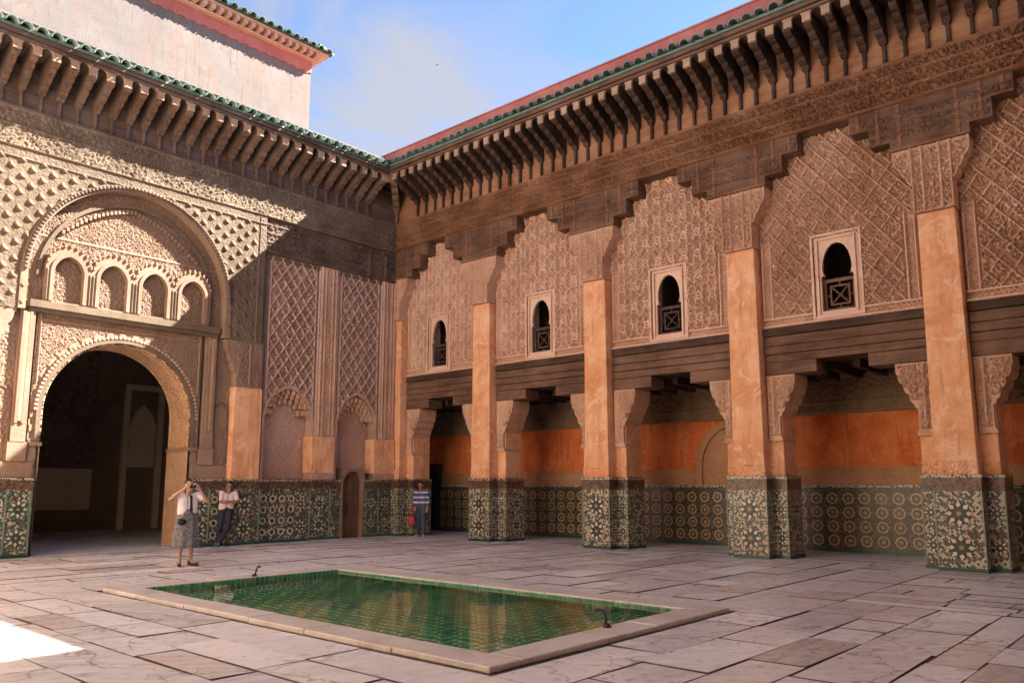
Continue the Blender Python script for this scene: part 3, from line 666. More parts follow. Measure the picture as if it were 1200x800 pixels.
def build_pier(c, left=True, h=0.36, corner=False):
    sides = (-1, 1) if left else (-1,)
    p = shaft(c, h, h - 0.03, 0.0, 0.46, 1.75, ZC, arc, 'pier', 'orange')
    sw_ = 0.66 if left else 0.44
    y0, y1 = c - sw_, (c + 0.66 if left else c + h)
    mb = MB(); mb.box(0.35, y0, 1.75, 1.05, y1, 3.95); bevel(mb.build('side_pier', 'orange', p), 0.015, 2)
    # glazed base
    top = c + h + 0.04 if not corner else c + h
    mb = MB(); mb.box(-0.04, c - h - 0.04, 0.07, 0.5, top, 1.45); mb.box(0.315, y0 - 0.04, 0.072, 1.09, y1 + (0.04 if left else 0), 1.448); mb.build('dado', 'zelligeB', p)
    mb = MB(); mb.box(-0.05, c - h - 0.05, -0.02, 0.5, top + .008, 0.068); mb.box(0.305, y0 - 0.05, -0.02, 1.10, y1 + (0.05 if left else 0), 0.07); mb.build('skirting', 'tgreen', p)
    mb = MB(); mb.box(-0.045, c - h - 0.045, 1.451, 0.5, top + .004, 1.69); mb.box(0.31, y0 - 0.045, 1.4505, 1.095, y1 + (0.045 if left else 0), 1.688); mb.build('dado_band', 'zelligeband', p)
    mb = MB(); mb.box(-0.06, c - h - 0.06, 1.691, 0.5, top + .012, 1.745); mb.box(0.295, y0 - 0.06, 1.6905, 1.11, y1 + (0.06 if left else 0), 1.743); mb.build('trim_line', 'checker', p)
    relief('carved_band', p, 'orange', 'B', -0.008, c + h + (0.0 if corner else 0.01), c - h - 0.01, 1.747, 2.02, lambda U, V: fine(U, V) * 0.9 + 0.012 * rdg(V, 0.25, 0.02), 0.018)
    relief('carved_band', p, 'orange', 'B', 0.345, c - h, y0 - 0.005, 1.747, 2.02, fine, 0.018)
    if left: relief('carved_band', p, 'orange', 'B', 0.345, y1 + 0.005, c + h, 1.747, 2.02, fine, 0.018)
    for yy in (c - h - 0.042,) + ((c + h + 0.018,) if not corner else ()):
        mb = MB(); mb.box(-0.052, yy, 0.075, -0.041, yy + 0.024, 1.448); mb.build('edge_strip', 'palegreen', p)
    for yy in (y0 - 0.042,) + ((y1 + 0.018,) if left else ()):
        mb = MB(); mb.box(0.303, yy, 0.075, 0.3145, yy + 0.024, 1.446); mb.build('edge_strip', 'palegreen', p)
    for z in (0.43, 1.04):
        if not corner: piece('star_tile', STAR_L, p, 'B', c, z, -0.041)
        else: piece('star_tile', STAR_S, p, 'B', c, z, -0.041)
        piece('star_tile', STAR_S, p, 'B', (c - h - 0.04 + y0 - 0.04) / 2, z, 0.314)
        if left: piece('star_tile', STAR_S, p, 'B', (c + h + 0.04 + y1 + 0.04) / 2, z, 0.314)
        piece('star_tile', STAR_M, p, 'A', 0.76, z, y0 - 0.041)
        piece('star_tile', STAR_S, p, 'A', 0.135, z, c - h - 0.041)
    # upper capital, neck moulding
    carved('capital', p, 'stucco', c, h - 0.005, 0.33, ZC + 0.005, 8.13, -0.03, 0.40, sides)
    # lower corbels beside the pier
    for s_ in sides:
        e = c + s_ * sw_
        mb = MB(); pts = [(c + s_ * (h + 0.02), 2.50), (e + s_ * 0.02, 2.50), (e + s_ * 0.02, 2.56), (e - s_ * .02, 2.60), (e - s_ * .02, 3.02), (e + s_ * .03, 3.05)]
        for k in range(3):
            cx, cz = e + s_ * (0.03 + 0.095 * k), 3.12 + 0.20 * k
            pts += [(cx + s_ * (0.01 + 0.085 * math.sin(a)), cz + 0.19 * (1 - math.cos(a)) / 1.0) for a in np.linspace(0.0, PI / 2, 5)]
        pts += [(e + s_ * 0.34, 3.74), (e + s_ * 0.34, 3.93), (c + s_ * (h + 0.02), 3.93)]
        mb.plate(pts, [], fB(0.27), 0, 0.72)
        cb = mb.build('corbel', 'stucco', p)
        a_, b_ = sorted((c + s_ * (h + 0.05), e - s_ * 0.05)); relief('carved_face', p, 'stucco', 'B', 0.266, b_, a_, 2.62, 3.9, lambda U, V: np.maximum(0.055 * arabd(U, V, 0.5), 0.07 * rdg(U, 0.12, 0.03)), 0.018)
        hk = lambda A_, Z: np.abs(A_ - e) < 0.02 + 0.30 * np.clip((Z - 3.1) / 0.65, 0, 1)
        a_, b_ = sorted((e - s_ * 0.04, e + s_ * 0.32)); relief('carved_face', p, 'stucco', 'B', 0.266, b_, a_, 3.2, 3.9, lambda U, V: 0.055 * arabd(U, V, 0.5), 0.018, hk)
    return p
piers = [build_pier(c) for c in PC[:4]]
p0 = build_pier(-0.17, left=False, h=0.17, corner=True)
# upper walls: one carved panel and one window per bay
BAYS = []
ends = [(-0.34, PC[0] + 0.36)] + [(PC[k] - 0.36, PC[k + 1] + 0.36) for k in range(3)] + [(PC[3] - 0.36, -19.6)]
WZ0, WZ1 = 5.20, 6.66
def keyhole(c, z0, hw, zi, za, n=10):
    R = hw * 0.92; cz = zi + 0.13; k = (za - cz) / R
    pts = [(c - hw, z0), (c - hw, zi - 0.05), (c - hw + 0.065, zi)]
    for i in range(-2, n + 3):
        a = PI - PI * i / n; z = math.sin(a); pts.append((c + R * math.cos(a), cz + R * z * (k if z > 0 else 1.0)))
    return pts + [(c + hw - 0.065, zi), (c + hw, zi - 0.05), (c + hw, z0)]
def lattice_panel(mb, y0, y1, z0, z1, x):
    """turned-wood parapet: frame, square, diagonals"""
    b = lambda a0, b0, a1, b1, d0=x, d1=x + 0.05: mb.box(d0, a0, b0, d1, a1, b1)
    b(y0, z0, y1, z0 + 0.06); b(y0, z1 - 0.07, y1, z1); b(y0, z0 + .061, y0 + 0.06, z1 - .071); b(y1 - 0.06, z0 + .061, y1, z1 - .071)
    cy, cz = (y0 + y1) / 2, (z0 + z1) / 2 - 0.01; w_, h_ = (y1 - y0) / 2 - 0.14, (z1 - z0) / 2 - 0.15
    for s_ in (-1, 1):
        b(cy - w_ - .02, cz + s_ * h_ - .02, cy + w_ + .02, cz + s_ * h_ + .02, x + .008, x + .042); b(cy + s_ * w_ - .02, cz - h_ + .021, cy + s_ * w_ + .02, cz + h_ - .021, x + .008, x + .042)
        mb.tube([(x + .025, cy - w_, cz - s_ * h_), (x + .025, cy + w_, cz + s_ * h_)], 0.02, 5)
        b(cy - .012, cz + s_ * h_ + s_ * .021, cy + .012, cz + s_ * (h_ + .09), x + .01, x + .04); b(cy + s_ * (w_ + .021), cz - .012, cy + s_ * (w_ + .08), cz + .012, x + .01, x + .04)
for bi, (ya, yb) in enumerate(ends):
    bc = (ya + yb) / 2 if bi else -1.80
    hw = 0.335
    ow = 0.53
    keep = lambda A_, Z, bc=bc: ~((np.abs(A_ - bc) < 0.47) & (Z > WZ0 - 0.10) & (Z < WZ1 + 0.16))
    W_ = abs(yb - ya)
    def hf(U, V, bi=bi, W_=W_):
        base = sebka(U, V, 0.40, 0.50, 0.78) if bi >= 3 else vegetal(U, V)
        z = V + 4.97
        dE = np.minimum(U, W_ - U); band = (z < 6.95) & (dE < 0.30)
        bb = np.maximum(0.11 * rdg(dE, 0.07, 0.03), 0.11 * rdg(dE, 0.26, 0.03)); bb = np.maximum(bb, 0.045 * holes(U, V, 0.08, 0.10)); bb = np.maximum(bb, 0.06 * rdg(z, 6.90, 0.04))
        h_ = np.where(band, bb, base)
        low = V < 0.24
        lb = np.maximum(0.115 * rdg(V, 0.04, 0.04), 0.11 * rdg(V, 0.21, 0.03)); lb = np.maximum(lb, 0.05 * holes(U, V, 0.1, 0.085))
        return np.where(low, lb, h_)
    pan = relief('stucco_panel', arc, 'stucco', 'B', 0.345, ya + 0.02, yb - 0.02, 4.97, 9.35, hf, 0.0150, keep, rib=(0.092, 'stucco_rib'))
    # masonry behind, with the window hole
    mb = MB(); mb.plate([(ya + .34, 4.6), (yb - .34, 4.6), (yb - .34, 11.3), (ya + .34, 11.3)], [[(bc - .42, WZ0 - .05), (bc + .42, WZ0 - .05), (bc + .42, WZ1 + .1), (bc - .42, WZ1 + .1)]], fB(0.37), 0, 0.35)
    mb.build('masonry', 'stucco', arc)
    win = MB(); kh = keyhole(bc, WZ0, hw, 5.98, WZ1)
    win.plate([(bc - 0.46, WZ0 - 0.12), (bc + 0.46, WZ0 - 0.12), (bc + 0.46, WZ1 + 0.18), (bc - 0.46, WZ1 + 0.18)], [kh], fB(0.285), 0, 0.07)
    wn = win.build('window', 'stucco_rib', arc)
    mb = MB()
    for a0, b0, a1, b1 in ((bc - ow, WZ0 - .16, bc - ow + .05, WZ1 + .22), (bc + ow - .05, WZ0 - .16, bc + ow, WZ1 + .22), (bc - ow + .051, WZ1 + .17, bc + ow - .051, WZ1 + .22), (bc - ow + .051, WZ0 - .16, bc + ow - .051, WZ0 - .11),
                           (bc - .41, WZ0 - .06, bc - .375, WZ1 + .115), (bc + .375, WZ0 - .06, bc + .41, WZ1 + .115), (bc - .374, WZ1 + .08, bc + .374, WZ1 + .115)):
        mb.box(0.235, a0, b0, 0.292, a1, b1)
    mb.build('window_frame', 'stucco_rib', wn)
    mb = MB(); lattice_panel(mb, bc - hw + 0.005, bc + hw - 0.005, WZ0 + 0.005, 5.90, 0.40); mb.build('lattice_screen', 'wooddark' if bi != 3 else 'woodB', wn)
    mb = MB()
    mb.box(0.72, bc - .7, WZ0 - .3, 2.2, bc + .7, WZ0 - .25); mb.box(0.72, bc - .7, WZ1 + .3, 2.2, bc + .7, WZ1 + .35); mb.box(2.15, bc - .7, WZ0 - .249, 2.2, bc + .7, WZ1 + .299)
    mb.box(.72, bc - .75, WZ0 - .3, 2.2, bc - .701, WZ1 + .35); mb.box(.72, bc + .701, WZ0 - .3, 2.2, bc + .75, WZ1 + .35)
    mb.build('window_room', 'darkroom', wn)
    # lower timber lintel with a notch in the middle
    L = MB(); L.box(0.30, yb + .001, 4.22, 1.0, ya - .001, 4.95); lt = L.build('lintel', 'wooddark', arc)
    nb = (ya + yb) / 2
    for (a0, a1, z0, z1, x) in ((ya - .003, yb + .003, 4.80, 4.958, 0.22), (ya - .003, yb + .003, 4.58, 4.785, 0.255), (ya - .003, yb + .003, 4.40, 4.565, 0.235), (ya - .003, yb + .003, 4.215, 4.385, 0.26), (ya - .003, nb + .53, 3.94, 4.205, 0.25), (nb - .53, yb + .003, 3.94, 4.205, 0.25)):
        mb = MB(); mb.box(x, a1, z0, x + (0.05 if z0 > 4.1 else 0.6), a0, z1, 0, 0.004); bevel(mb.build('plank', 'woodB' if z0 < 4.79 else 'wooddark', lt), 0.01)
# stepped timber over each capital
def stepped(c, sides=(-1, 1), h=0.36):
    mb = MB(); L = []
    lev = [(8.135, 8.36, 0.71), (8.36, 8.74, 1.10), (8.74, 9.12, 1.47)]
    def half(s_):
        pts = []
        for z0, z1, w_ in lev: pts += [(c + s_ * w_, z0), (c + s_ * w_, z1)]
        return pts
    R_ = half(1) if 1 in sides else [(c + 0.17, 8.135), (c + 0.17, 9.12)]
    L_ = half(-1)
    mb.plate(L_[::-1] + R_, [], fB(-0.10), 0, 0.385)
    st = mb.build('stepped_lintel', 'woodB', arc)
    for s_ in sides:
        for (a, z0, z1) in ((0.52, 8.15, 9.10), (0.92, 8.38, 9.10), (1.30, 8.76, 9.10)):
            mb = MB(); mb.box(-0.125, c + s_ * a - .035, z0, -0.101, c + s_ * a + .035, z1); mb.build('post_strip', 'friezeB', st)
    for (z0, z1, w_) in ((8.40, 8.56, 1.09), (8.78, 8.95, 1.46), (8.58, 8.72, 1.08)):
        a0 = c - w_ + .02; a1 = c + (w_ - .02 if 1 in sides else .16)
        relief('carved_board', st, 'woodB', 'B', -0.103, a1, a0, z0, z1, lambda U, V: 0.045 * arabd(U * 0.6, V, 0.55), 0.022)
    mb = MB(); mb.box(-0.14, c - .72, 8.14, -0.101, c + (.72 if 1 in sides else .17), 8.19); mb.build('abacus_board', 'friezeB', st)
for c in PC[:4]: stepped(c)
stepped(-0.17, (-1,))
# beam, carved frieze, wall behind the brackets
mb = MB(); mb.box(-0.10, 0.0, 9.122, 0.5, -24.3, 10.0); beam = mb.build('beam', 'woodB', arc)
def frz(U, V):
    h_ = np.maximum(0.085 * arabd(U, V, 0.62), 0)
    for c, w_ in ((0.03, 0.03), (0.30, 0.03), (0.60, 0.03), (0.84, 0.03)): h_ = np.maximum(h_, 0.10 * rdg(V, c, w_))
    return h_
relief('carved_frieze', beam, 'friezeB', 'B', -0.105, -0.12, -19.5, 9.125, 9.995, frz, 0.020)
mb = MB(); mb.box(-0.17, -0.1, 9.96, -0.101, -24.3, 10.03); mb.build('moulding', 'friezeB', beam)
mb = MB(); mb.box(-0.098, 0.3, 10.001, 0.5, -24.3, 11.40); mb.build('bracket_wall', 'rustwall_lit', arc)
eave(arc, 'B', -0.10, -24.3, -1.18, 10.03, 1.06, 'fascia', 'red', 0.55, 'woodB', -24.3, -0.02, -1.12, -0.985, pb=0.36)
mb = MB(); mb.box(-0.7, 3.0, 11.46, 5.5, -24.6, 11.54); mb.build('flat_roof', 'red', arc)
mb = MB(); mb.box(-1.0, -13.25, 11.95, -.6, -24.6, 12.62); mb.build('shadow_parapet', 'red', arc)  # unseen block added so its shadow trims the sunlit floor patch
# gallery behind the piers
gw = MB(); gw.box(3.0, 3.0, -0.02, 3.3, -24.6, 11.4); gw.box(0.2, 2.35, -0.02, 2.998, 2.6, 4.4); gal = gw.build('gallery_wall', 'gallery', arc)
mb = MB(); mb.box(2.955, 1.00, 0.07, 2.999, -24.5, 1.50); mb.box(2.955, 2.349, 0.07, 2.999, 1.95, 1.50); mb.box(0.4, 2.31, 0.07, 2.95, 2.349, 1.5); mb.build('dado', 'zelligedark', gal)
mb = MB(); mb.box(2.945, 1.00, -0.02, 2.999, -24.5, 0.07); mb.build('skirting', 'tgreen', gal)
mb = MB(); mb.box(2.94, 1.00, 1.501, 2.999, -24.5, 1.56); mb.build('trim_line', 'checker', gal)
relief('carved_band', gal, 'amber', 'B', 2.99, 1.0, -18.0, 1.561, 1.98, lambda U, V: 0.5 * fine(U, V) + 0.03 * rdg(V, 0.38, 0.04) + 0.02 * rdg(V, 0.22, 0.02), 0.03)
relief('carved_frieze', gal, 'olive', 'B', 2.98, 2.2, -18.0, 3.25, 4.22, lambda U, V: np.maximum(0.05 * arabd(U, V, 1.0), 0.07 * np.maximum(np.maximum(rdg(V, 0.05, 0.04), rdg(V, 0.93, 0.04)), rdg(V, 0.28, 0.03))), 0.026)
mb = MB(); mb.box(0.3, 3.0, 4.25, 3.0, -24.5, 4.32); ceil = mb.build('gallery_ceiling', 'wooddark', arc)
y = 2.0
while y > -24:
    mb = MB(); mb.box(1.02, y, 4.06, 2.97, y - 0.14, 4.248); mb.build('beam', 'wooddark', ceil); y -= 0.55
y = 0.75; k = 0
while y > -17.6:
    for j in range(4):
        z = 0.27 + 0.325 * j
        piece('ring_tile', RING, gal, 'B', y, z, 2.954)
    y -= 0.372
# doorway (darkness painted on a slab) at the far end of the gallery and the arched niche
mb = MB(); mb.box(2.93, 1.02, -0.02, 3.02, 1.93, 2.12); dr = mb.build('doorway', 'dark_fill', arc)
mb = MB(); mb.box(2.90, 0.86, -0.02, 2.998, 1.019, 2.3); mb.box(2.90, 1.931, -0.02, 2.998, 2.08, 2.3); mb.box(2.90, 1.0195, 2.121, 2.998, 1.9305, 2.3); mb.build('door_frame', 'wooddark', dr)
ni = MB(); inn = arch(-10.25, 0.98, 2.05, 3.10, 14); out_ = arch(-10.25, 1.16, 2.05, 3.30, 14)
ni.ring([(-10.25 - .98, 1.57)] + inn + [(-10.25 + .98, 1.57)], [(-10.25 - 1.16, 1.57)] + out_ + [(-10.25 + 1.16, 1.57)], fB(2.90), 0, 0.098); nic = ni.build('niche_arch', 'amber', arc)
relief('niche_panel', nic, 'amber', 'B', 2.975, -10.25 + 1.1, -10.25 - 1.1, 1.57, 3.2, fine, 0.025, lambda A_, Z: in_arch(A_, Z, -10.25, 1.05, 2.05, 3.2, 1.5))

# ================================================================== PORTAL WING (left, faces -y)
por = tag(empty('portal_wing', (-8.35, 0.5, 0)), 'portal wing on the left with a tall arched gateway in carved stucco', 'building')
XC = -8.355
YT = 0.12
def bosses(U, V):
    h_ = 0.010 * arab(U, V, 0.7)
    sx, sz, r = 0.43, 0.38, 0.080
    for ox, oz in ((0, 0), (0.5, 0.5)):
        u = ((U / sx + ox) % 1 - 0.5) * sx; v_ = ((V / sz + oz) % 1 - 0.5) * sz
        d = np.sqrt(u * u + v_ * v_); d2 = np.sqrt((u - 0.05) ** 2 + (v_ - 0.045) ** 2)
        h_ = np.where(d < r, 0.004 + 0.050 * sm((-u - v_) / r, -0.5, 1.3), h_)
    e = np.minimum(U, 6.99 - U)
    h_ = np.where((e < 0.22) | (V > 3.40), 0.012 * arab(U, V, 0.6), h_)
    h_ = np.maximum(h_, 0.03 * rdg(e, 0.2, 0.02)); h_ = np.maximum(h_, 0.04 * rdg(V, 3.41, 0.02))
    return h_
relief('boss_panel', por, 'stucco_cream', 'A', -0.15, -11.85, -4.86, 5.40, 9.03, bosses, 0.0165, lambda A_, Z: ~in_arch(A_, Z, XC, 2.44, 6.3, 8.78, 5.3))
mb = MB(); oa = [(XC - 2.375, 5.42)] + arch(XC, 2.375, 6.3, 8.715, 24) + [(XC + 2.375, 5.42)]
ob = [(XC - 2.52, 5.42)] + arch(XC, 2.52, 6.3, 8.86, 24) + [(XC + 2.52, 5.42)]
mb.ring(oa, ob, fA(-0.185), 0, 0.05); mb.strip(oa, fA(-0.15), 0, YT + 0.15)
bigarch = mb.build('great_arch', 'stucco_dimmed', por)
mb = MB()                                                            # toothed edge of the great arch; dark wood colour paints the teeth's shadow
N = 84
for i in range(N):
    a = PI * (i + 0.5) / N; x = XC - 2.45 * math.cos(a); z = 6.3 + 2.49 * math.sin(a); r = 0.055
    mb.lathe([(r * 0.6, 0), (r, 0.02), (r * 0.8, 0.05)], 6)
    k = len(mb.v) - 18
    for q in range(k, len(mb.v)):
        p = mb.v[q]; mb.v[q] = (x + p[0], -0.186 - p[2] * 1.2, z + p[1])
mb.build('arch_teeth', 'woodA', por)['kind'] = 'stuff'
mb = MB(); i1 = arch(XC, 2.06, 6.25, 8.36, 20); i2 = arch(XC, 2.14, 6.25, 8.46, 20); mb.ring(i1, i2, fA(YT - 0.06), 0, 0.06); mb.build('inner_archivolt', 'stucco_cream', bigarch)
mb = MB()
for (xa, za, xb, zb_, n_) in ((-10.05, 7.36, -8.45, 8.28, 17), (-8.45, 8.28, -6.70, 7.30, 18)):
    for i in range(n_):
        q = (i + .5) / n_; bow = .16 * math.sin(PI * q); x = xa + (xb - xa) * q; z = za + (zb_ - za) * q + bow; mb.box(x - .03, YT - .075, z - .045, x + .03, YT - .01, z + .045)
mb.build('stalactite_edge', 'stucco_dimmed', bigarch)['kind'] = 'stuff'
# tympanum with four blind arches
def tym(U, V):
    h_ = 0.022 * arabd(U, V, 0.44)
    return np.maximum(h_, 0.03 * rdg(V, 1.78, 0.04))
relief('tympanum', por, 'stucco_dimmed', 'A', YT + .03, XC - 2.42, XC + 2.42, 5.45, 8.72, tym, 0.0145, lambda A_, Z: in_arch(A_, Z, XC, 2.40, 6.3, 8.74, 5.3))
bc4 = [-9.83, -8.83, -7.83, -6.83]
mb = MB(); holes_ = []
for c in bc4: holes_.append([(c - .31, 5.72)] + arch(c, .31, 6.42, 6.80, 7) + [(c + .31, 5.72)])
mb.plate([(bc4[0] - .5, 5.68), (bc4[3] + .5, 5.68), (bc4[3] + .5, 6.60)] + [q for c in reversed(bc4) for q in ((c + .47, 6.72), (c + .34, 6.92), (c + .17, 7.03), (c, 7.10), (c - .17, 7.03), (c - .34, 6.92), (c - .47, 6.72))] + [(bc4[0] - .5, 6.60)], holes_, fA(YT - 0.13), 0, 0.10)
ba = mb.build('blind_arcade', 'stucco_dimmed', por)
for c in bc4:
    mb = MB(); ii = [(c - .32, 5.72)] + arch(c, .32, 6.42, 6.81, 8) + [(c + .32, 5.72)]; oo = [(c - .40, 5.72)] + arch(c, .40, 6.42, 6.90, 8) + [(c + .40, 5.72)]
    mb.ring(ii, oo, fA(YT - 0.165), 0, 0.034); mb.build('blind_arch', 'stucco_dimmed', ba)
    mb = MB()
    for k in range(11):
        a = PI * (k + .5) / 11; x = c - .47 * math.cos(a); z = 6.58 + .50 * math.sin(a); mb.box(x - .02, YT - 0.17, z - .05, x + .02, YT - 0.12, z + .035)
    mb.build('stalactite_edge', 'stucco_dimmed', ba)['kind'] = 'stuff'
    for s_ in (-1, 1):
        mb = MB(); mb.lathe([(0.022, 5.70), (0.018, 5.76), (0.018, 6.4), (0.026, 6.46)], 8, (c + s_ * .462, YT - 0.145)); mb.build('colonnette', 'stucco_cream', ba)
mb = MB(); mb.box(XC - 2.25, YT - 0.20, 5.52, XC + 2.30, YT + .02, 5.68); mb.box(XC - 2.22, YT - 0.14, 5.42, XC + 2.27, YT + .02, 5.519); mb.build('sill', 'stucco_cream', por)
# gateway
DC, DH, DZS, DZA = -8.40, 1.75, 3.2, 4.96
dpts = [(DC - DH + 0.03, 0.0), (DC - DH + 0.03, 2.44), (DC - DH, 2.52)] + arch(DC, DH, DZS, DZA, 20) + [(DC + DH, 2.52), (DC + DH - .03, 2.44), (DC + DH - 0.03, 0.0)]
def doorwall(U, V):
    x = U - 1.98; z = V + 1.70
    h_ = 0.022 * arabd(U, V, 0.44, 0.8)
    e = np.abs(np.abs(x) - 1.90); h_ = np.maximum(h_, 0.05 * rdg(e, 0, 0.025)); h_ = np.maximum(h_, 0.04 * rdg(z, 5.28, 0.03))
    rr = np.sqrt(x * x + np.maximum(z - 3.2, 0) ** 2); h_ = np.where((rr > 1.7) & (rr < 2.0), 0.02 * (np.sin(np.arctan2(z - 3.2, x) * 40) > 0), h_)
    return h_
relief('door_panel', por, 'stucco_dimmed', 'A', YT, DC - 1.98, DC + 1.98, 1.70, 5.43, doorwall, 0.0150, lambda A_, Z: ~in_arch(A_, Z, DC, DH + .03, DZS, DZA + .03, 0))
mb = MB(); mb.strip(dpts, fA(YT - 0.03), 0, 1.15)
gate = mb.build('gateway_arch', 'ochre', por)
P2 = np.array([(DC - DH, 2.52)] + arch(DC, DH, DZS, DZA, 60) + [(DC + DH, 2.52)]); sg = np.linalg.norm(np.diff(P2, axis=0), axis=1); cu_ = np.concatenate([[0], np.cumsum(sg)])
tt = np.linspace(0, cu_[-1], int(cu_[-1] / .022)); PX_ = np.interp(tt, cu_, P2[:, 0]); PZ_ = np.interp(tt, cu_, P2[:, 1])
tx = np.gradient(PX_); tz = np.gradient(PZ_); ln = np.hypot(tx, tz); nx, nz_ = tz / ln, -tx / ln                # inward normal
dd_ = np.linspace(0.02, 1.10, 50); T_, D_ = np.meshgrid(tt, dd_)
hh = np.maximum(.035 * arabd(T_, D_, .75), .05 * np.maximum(rdg(D_, .06, .03), rdg(D_, 1.06, .03))); hh = np.maximum(hh, .045 * rdg(D_, .30, .025)); hh += .004
VV_ = np.stack([PX_[None, :] + nx[None, :] * hh, YT - .03 + D_, PZ_[None, :] + nz_[None, :] * hh], -1).reshape(-1, 3).tolist(); w_ = len(tt)
mb = MB(); mb.add(VV_, [(i * w_ + j, i * w_ + j + 1, (i + 1) * w_ + j + 1, (i + 1) * w_ + j) for i in range(49) for j in range(w_ - 1)], 0, True)
mb.build('carved_soffit', 'ochre', gate)
oo = [(DC - DH - .10, 2.5)] + arch(DC, DH + .10, DZS, DZA + .10, 20) + [(DC + DH + .10, 2.5)]; ii = [(DC - DH, 2.5)] + arch(DC, DH, DZS, DZA, 20) + [(DC + DH, 2.5)]
mb = MB(); mb.ring(ii, oo, fA(YT - 0.055), 0, 0.05); mb.build('archivolt', 'stucco_cream', gate)
mb = MB()
for i in range(60):
    a = PI * (i + .5) / 60; x = DC - (DH + .13) * math.cos(a); z = DZS + (DZA - DZS + .13) * math.sin(a); mb.box(x - .028, YT - .075, z - .028, x + .028, YT - .02, z + .028)
mb.build('scalloped_edge', 'stucco', gate)['kind'] = 'stuff'
for s_ in (-1, 1):
    mb = MB(); mb.box(DC + s_ * (DH + .2), YT - .07, 2.42, DC + s_ * (DH - .06), 1.27, 2.50); mb.build('impost', 'stucco_dimmed', gate)
mir = lambda x: 2 * DC - x
def mbox(mb, s_, x0, y0, z0, x1, y1, z1):
    if s_ < 0: x0, x1 = mir(x0), mir(x1)
    mb.box(x0, y0, z0, x1, y1, z1)
def wdado(x0, x1, yf, stars, name='dado', mat='zellige', kind='star', strips=(), parent=None):
    """tiled dado between x0 and x1 with its front at yf"""
    mb = MB(); mb.box(x0, yf, 0.07, x1, yf + .3, 1.45); d = mb.build(name, mat, por)
    mb = MB(); mb.box(x0 - .004, yf - .01, -0.02, x1 + .004, yf + .29, 0.069); mb.build('skirting', 'tgreen', d)
    mb = MB(); mb.box(x0 - .003, yf - .005, 1.451, x1 + .003, yf + .29, 1.66); mb.build('dado_band', 'zelligeband', d)
    mb = MB(); mb.box(x0 - .01, yf - .02, 1.661, x1 + .01, yf + .28, 1.71); mb.build('trim_line', 'checker', d)
    for x in strips:
        mb = MB(); mb.box(x - .016, yf - .018, .075, x + .016, yf - .001, 1.448); mb.build('edge_strip', 'palegreen', d)
    for st in stars:
        piece('star_tile' if st[1] is not RING_P else 'ring_tile', st[1], d, 'A', st[0], st[2], yf - .001, st[3] if len(st) > 3 else 1)
    return d
Z2 = (0.42, 1.03)
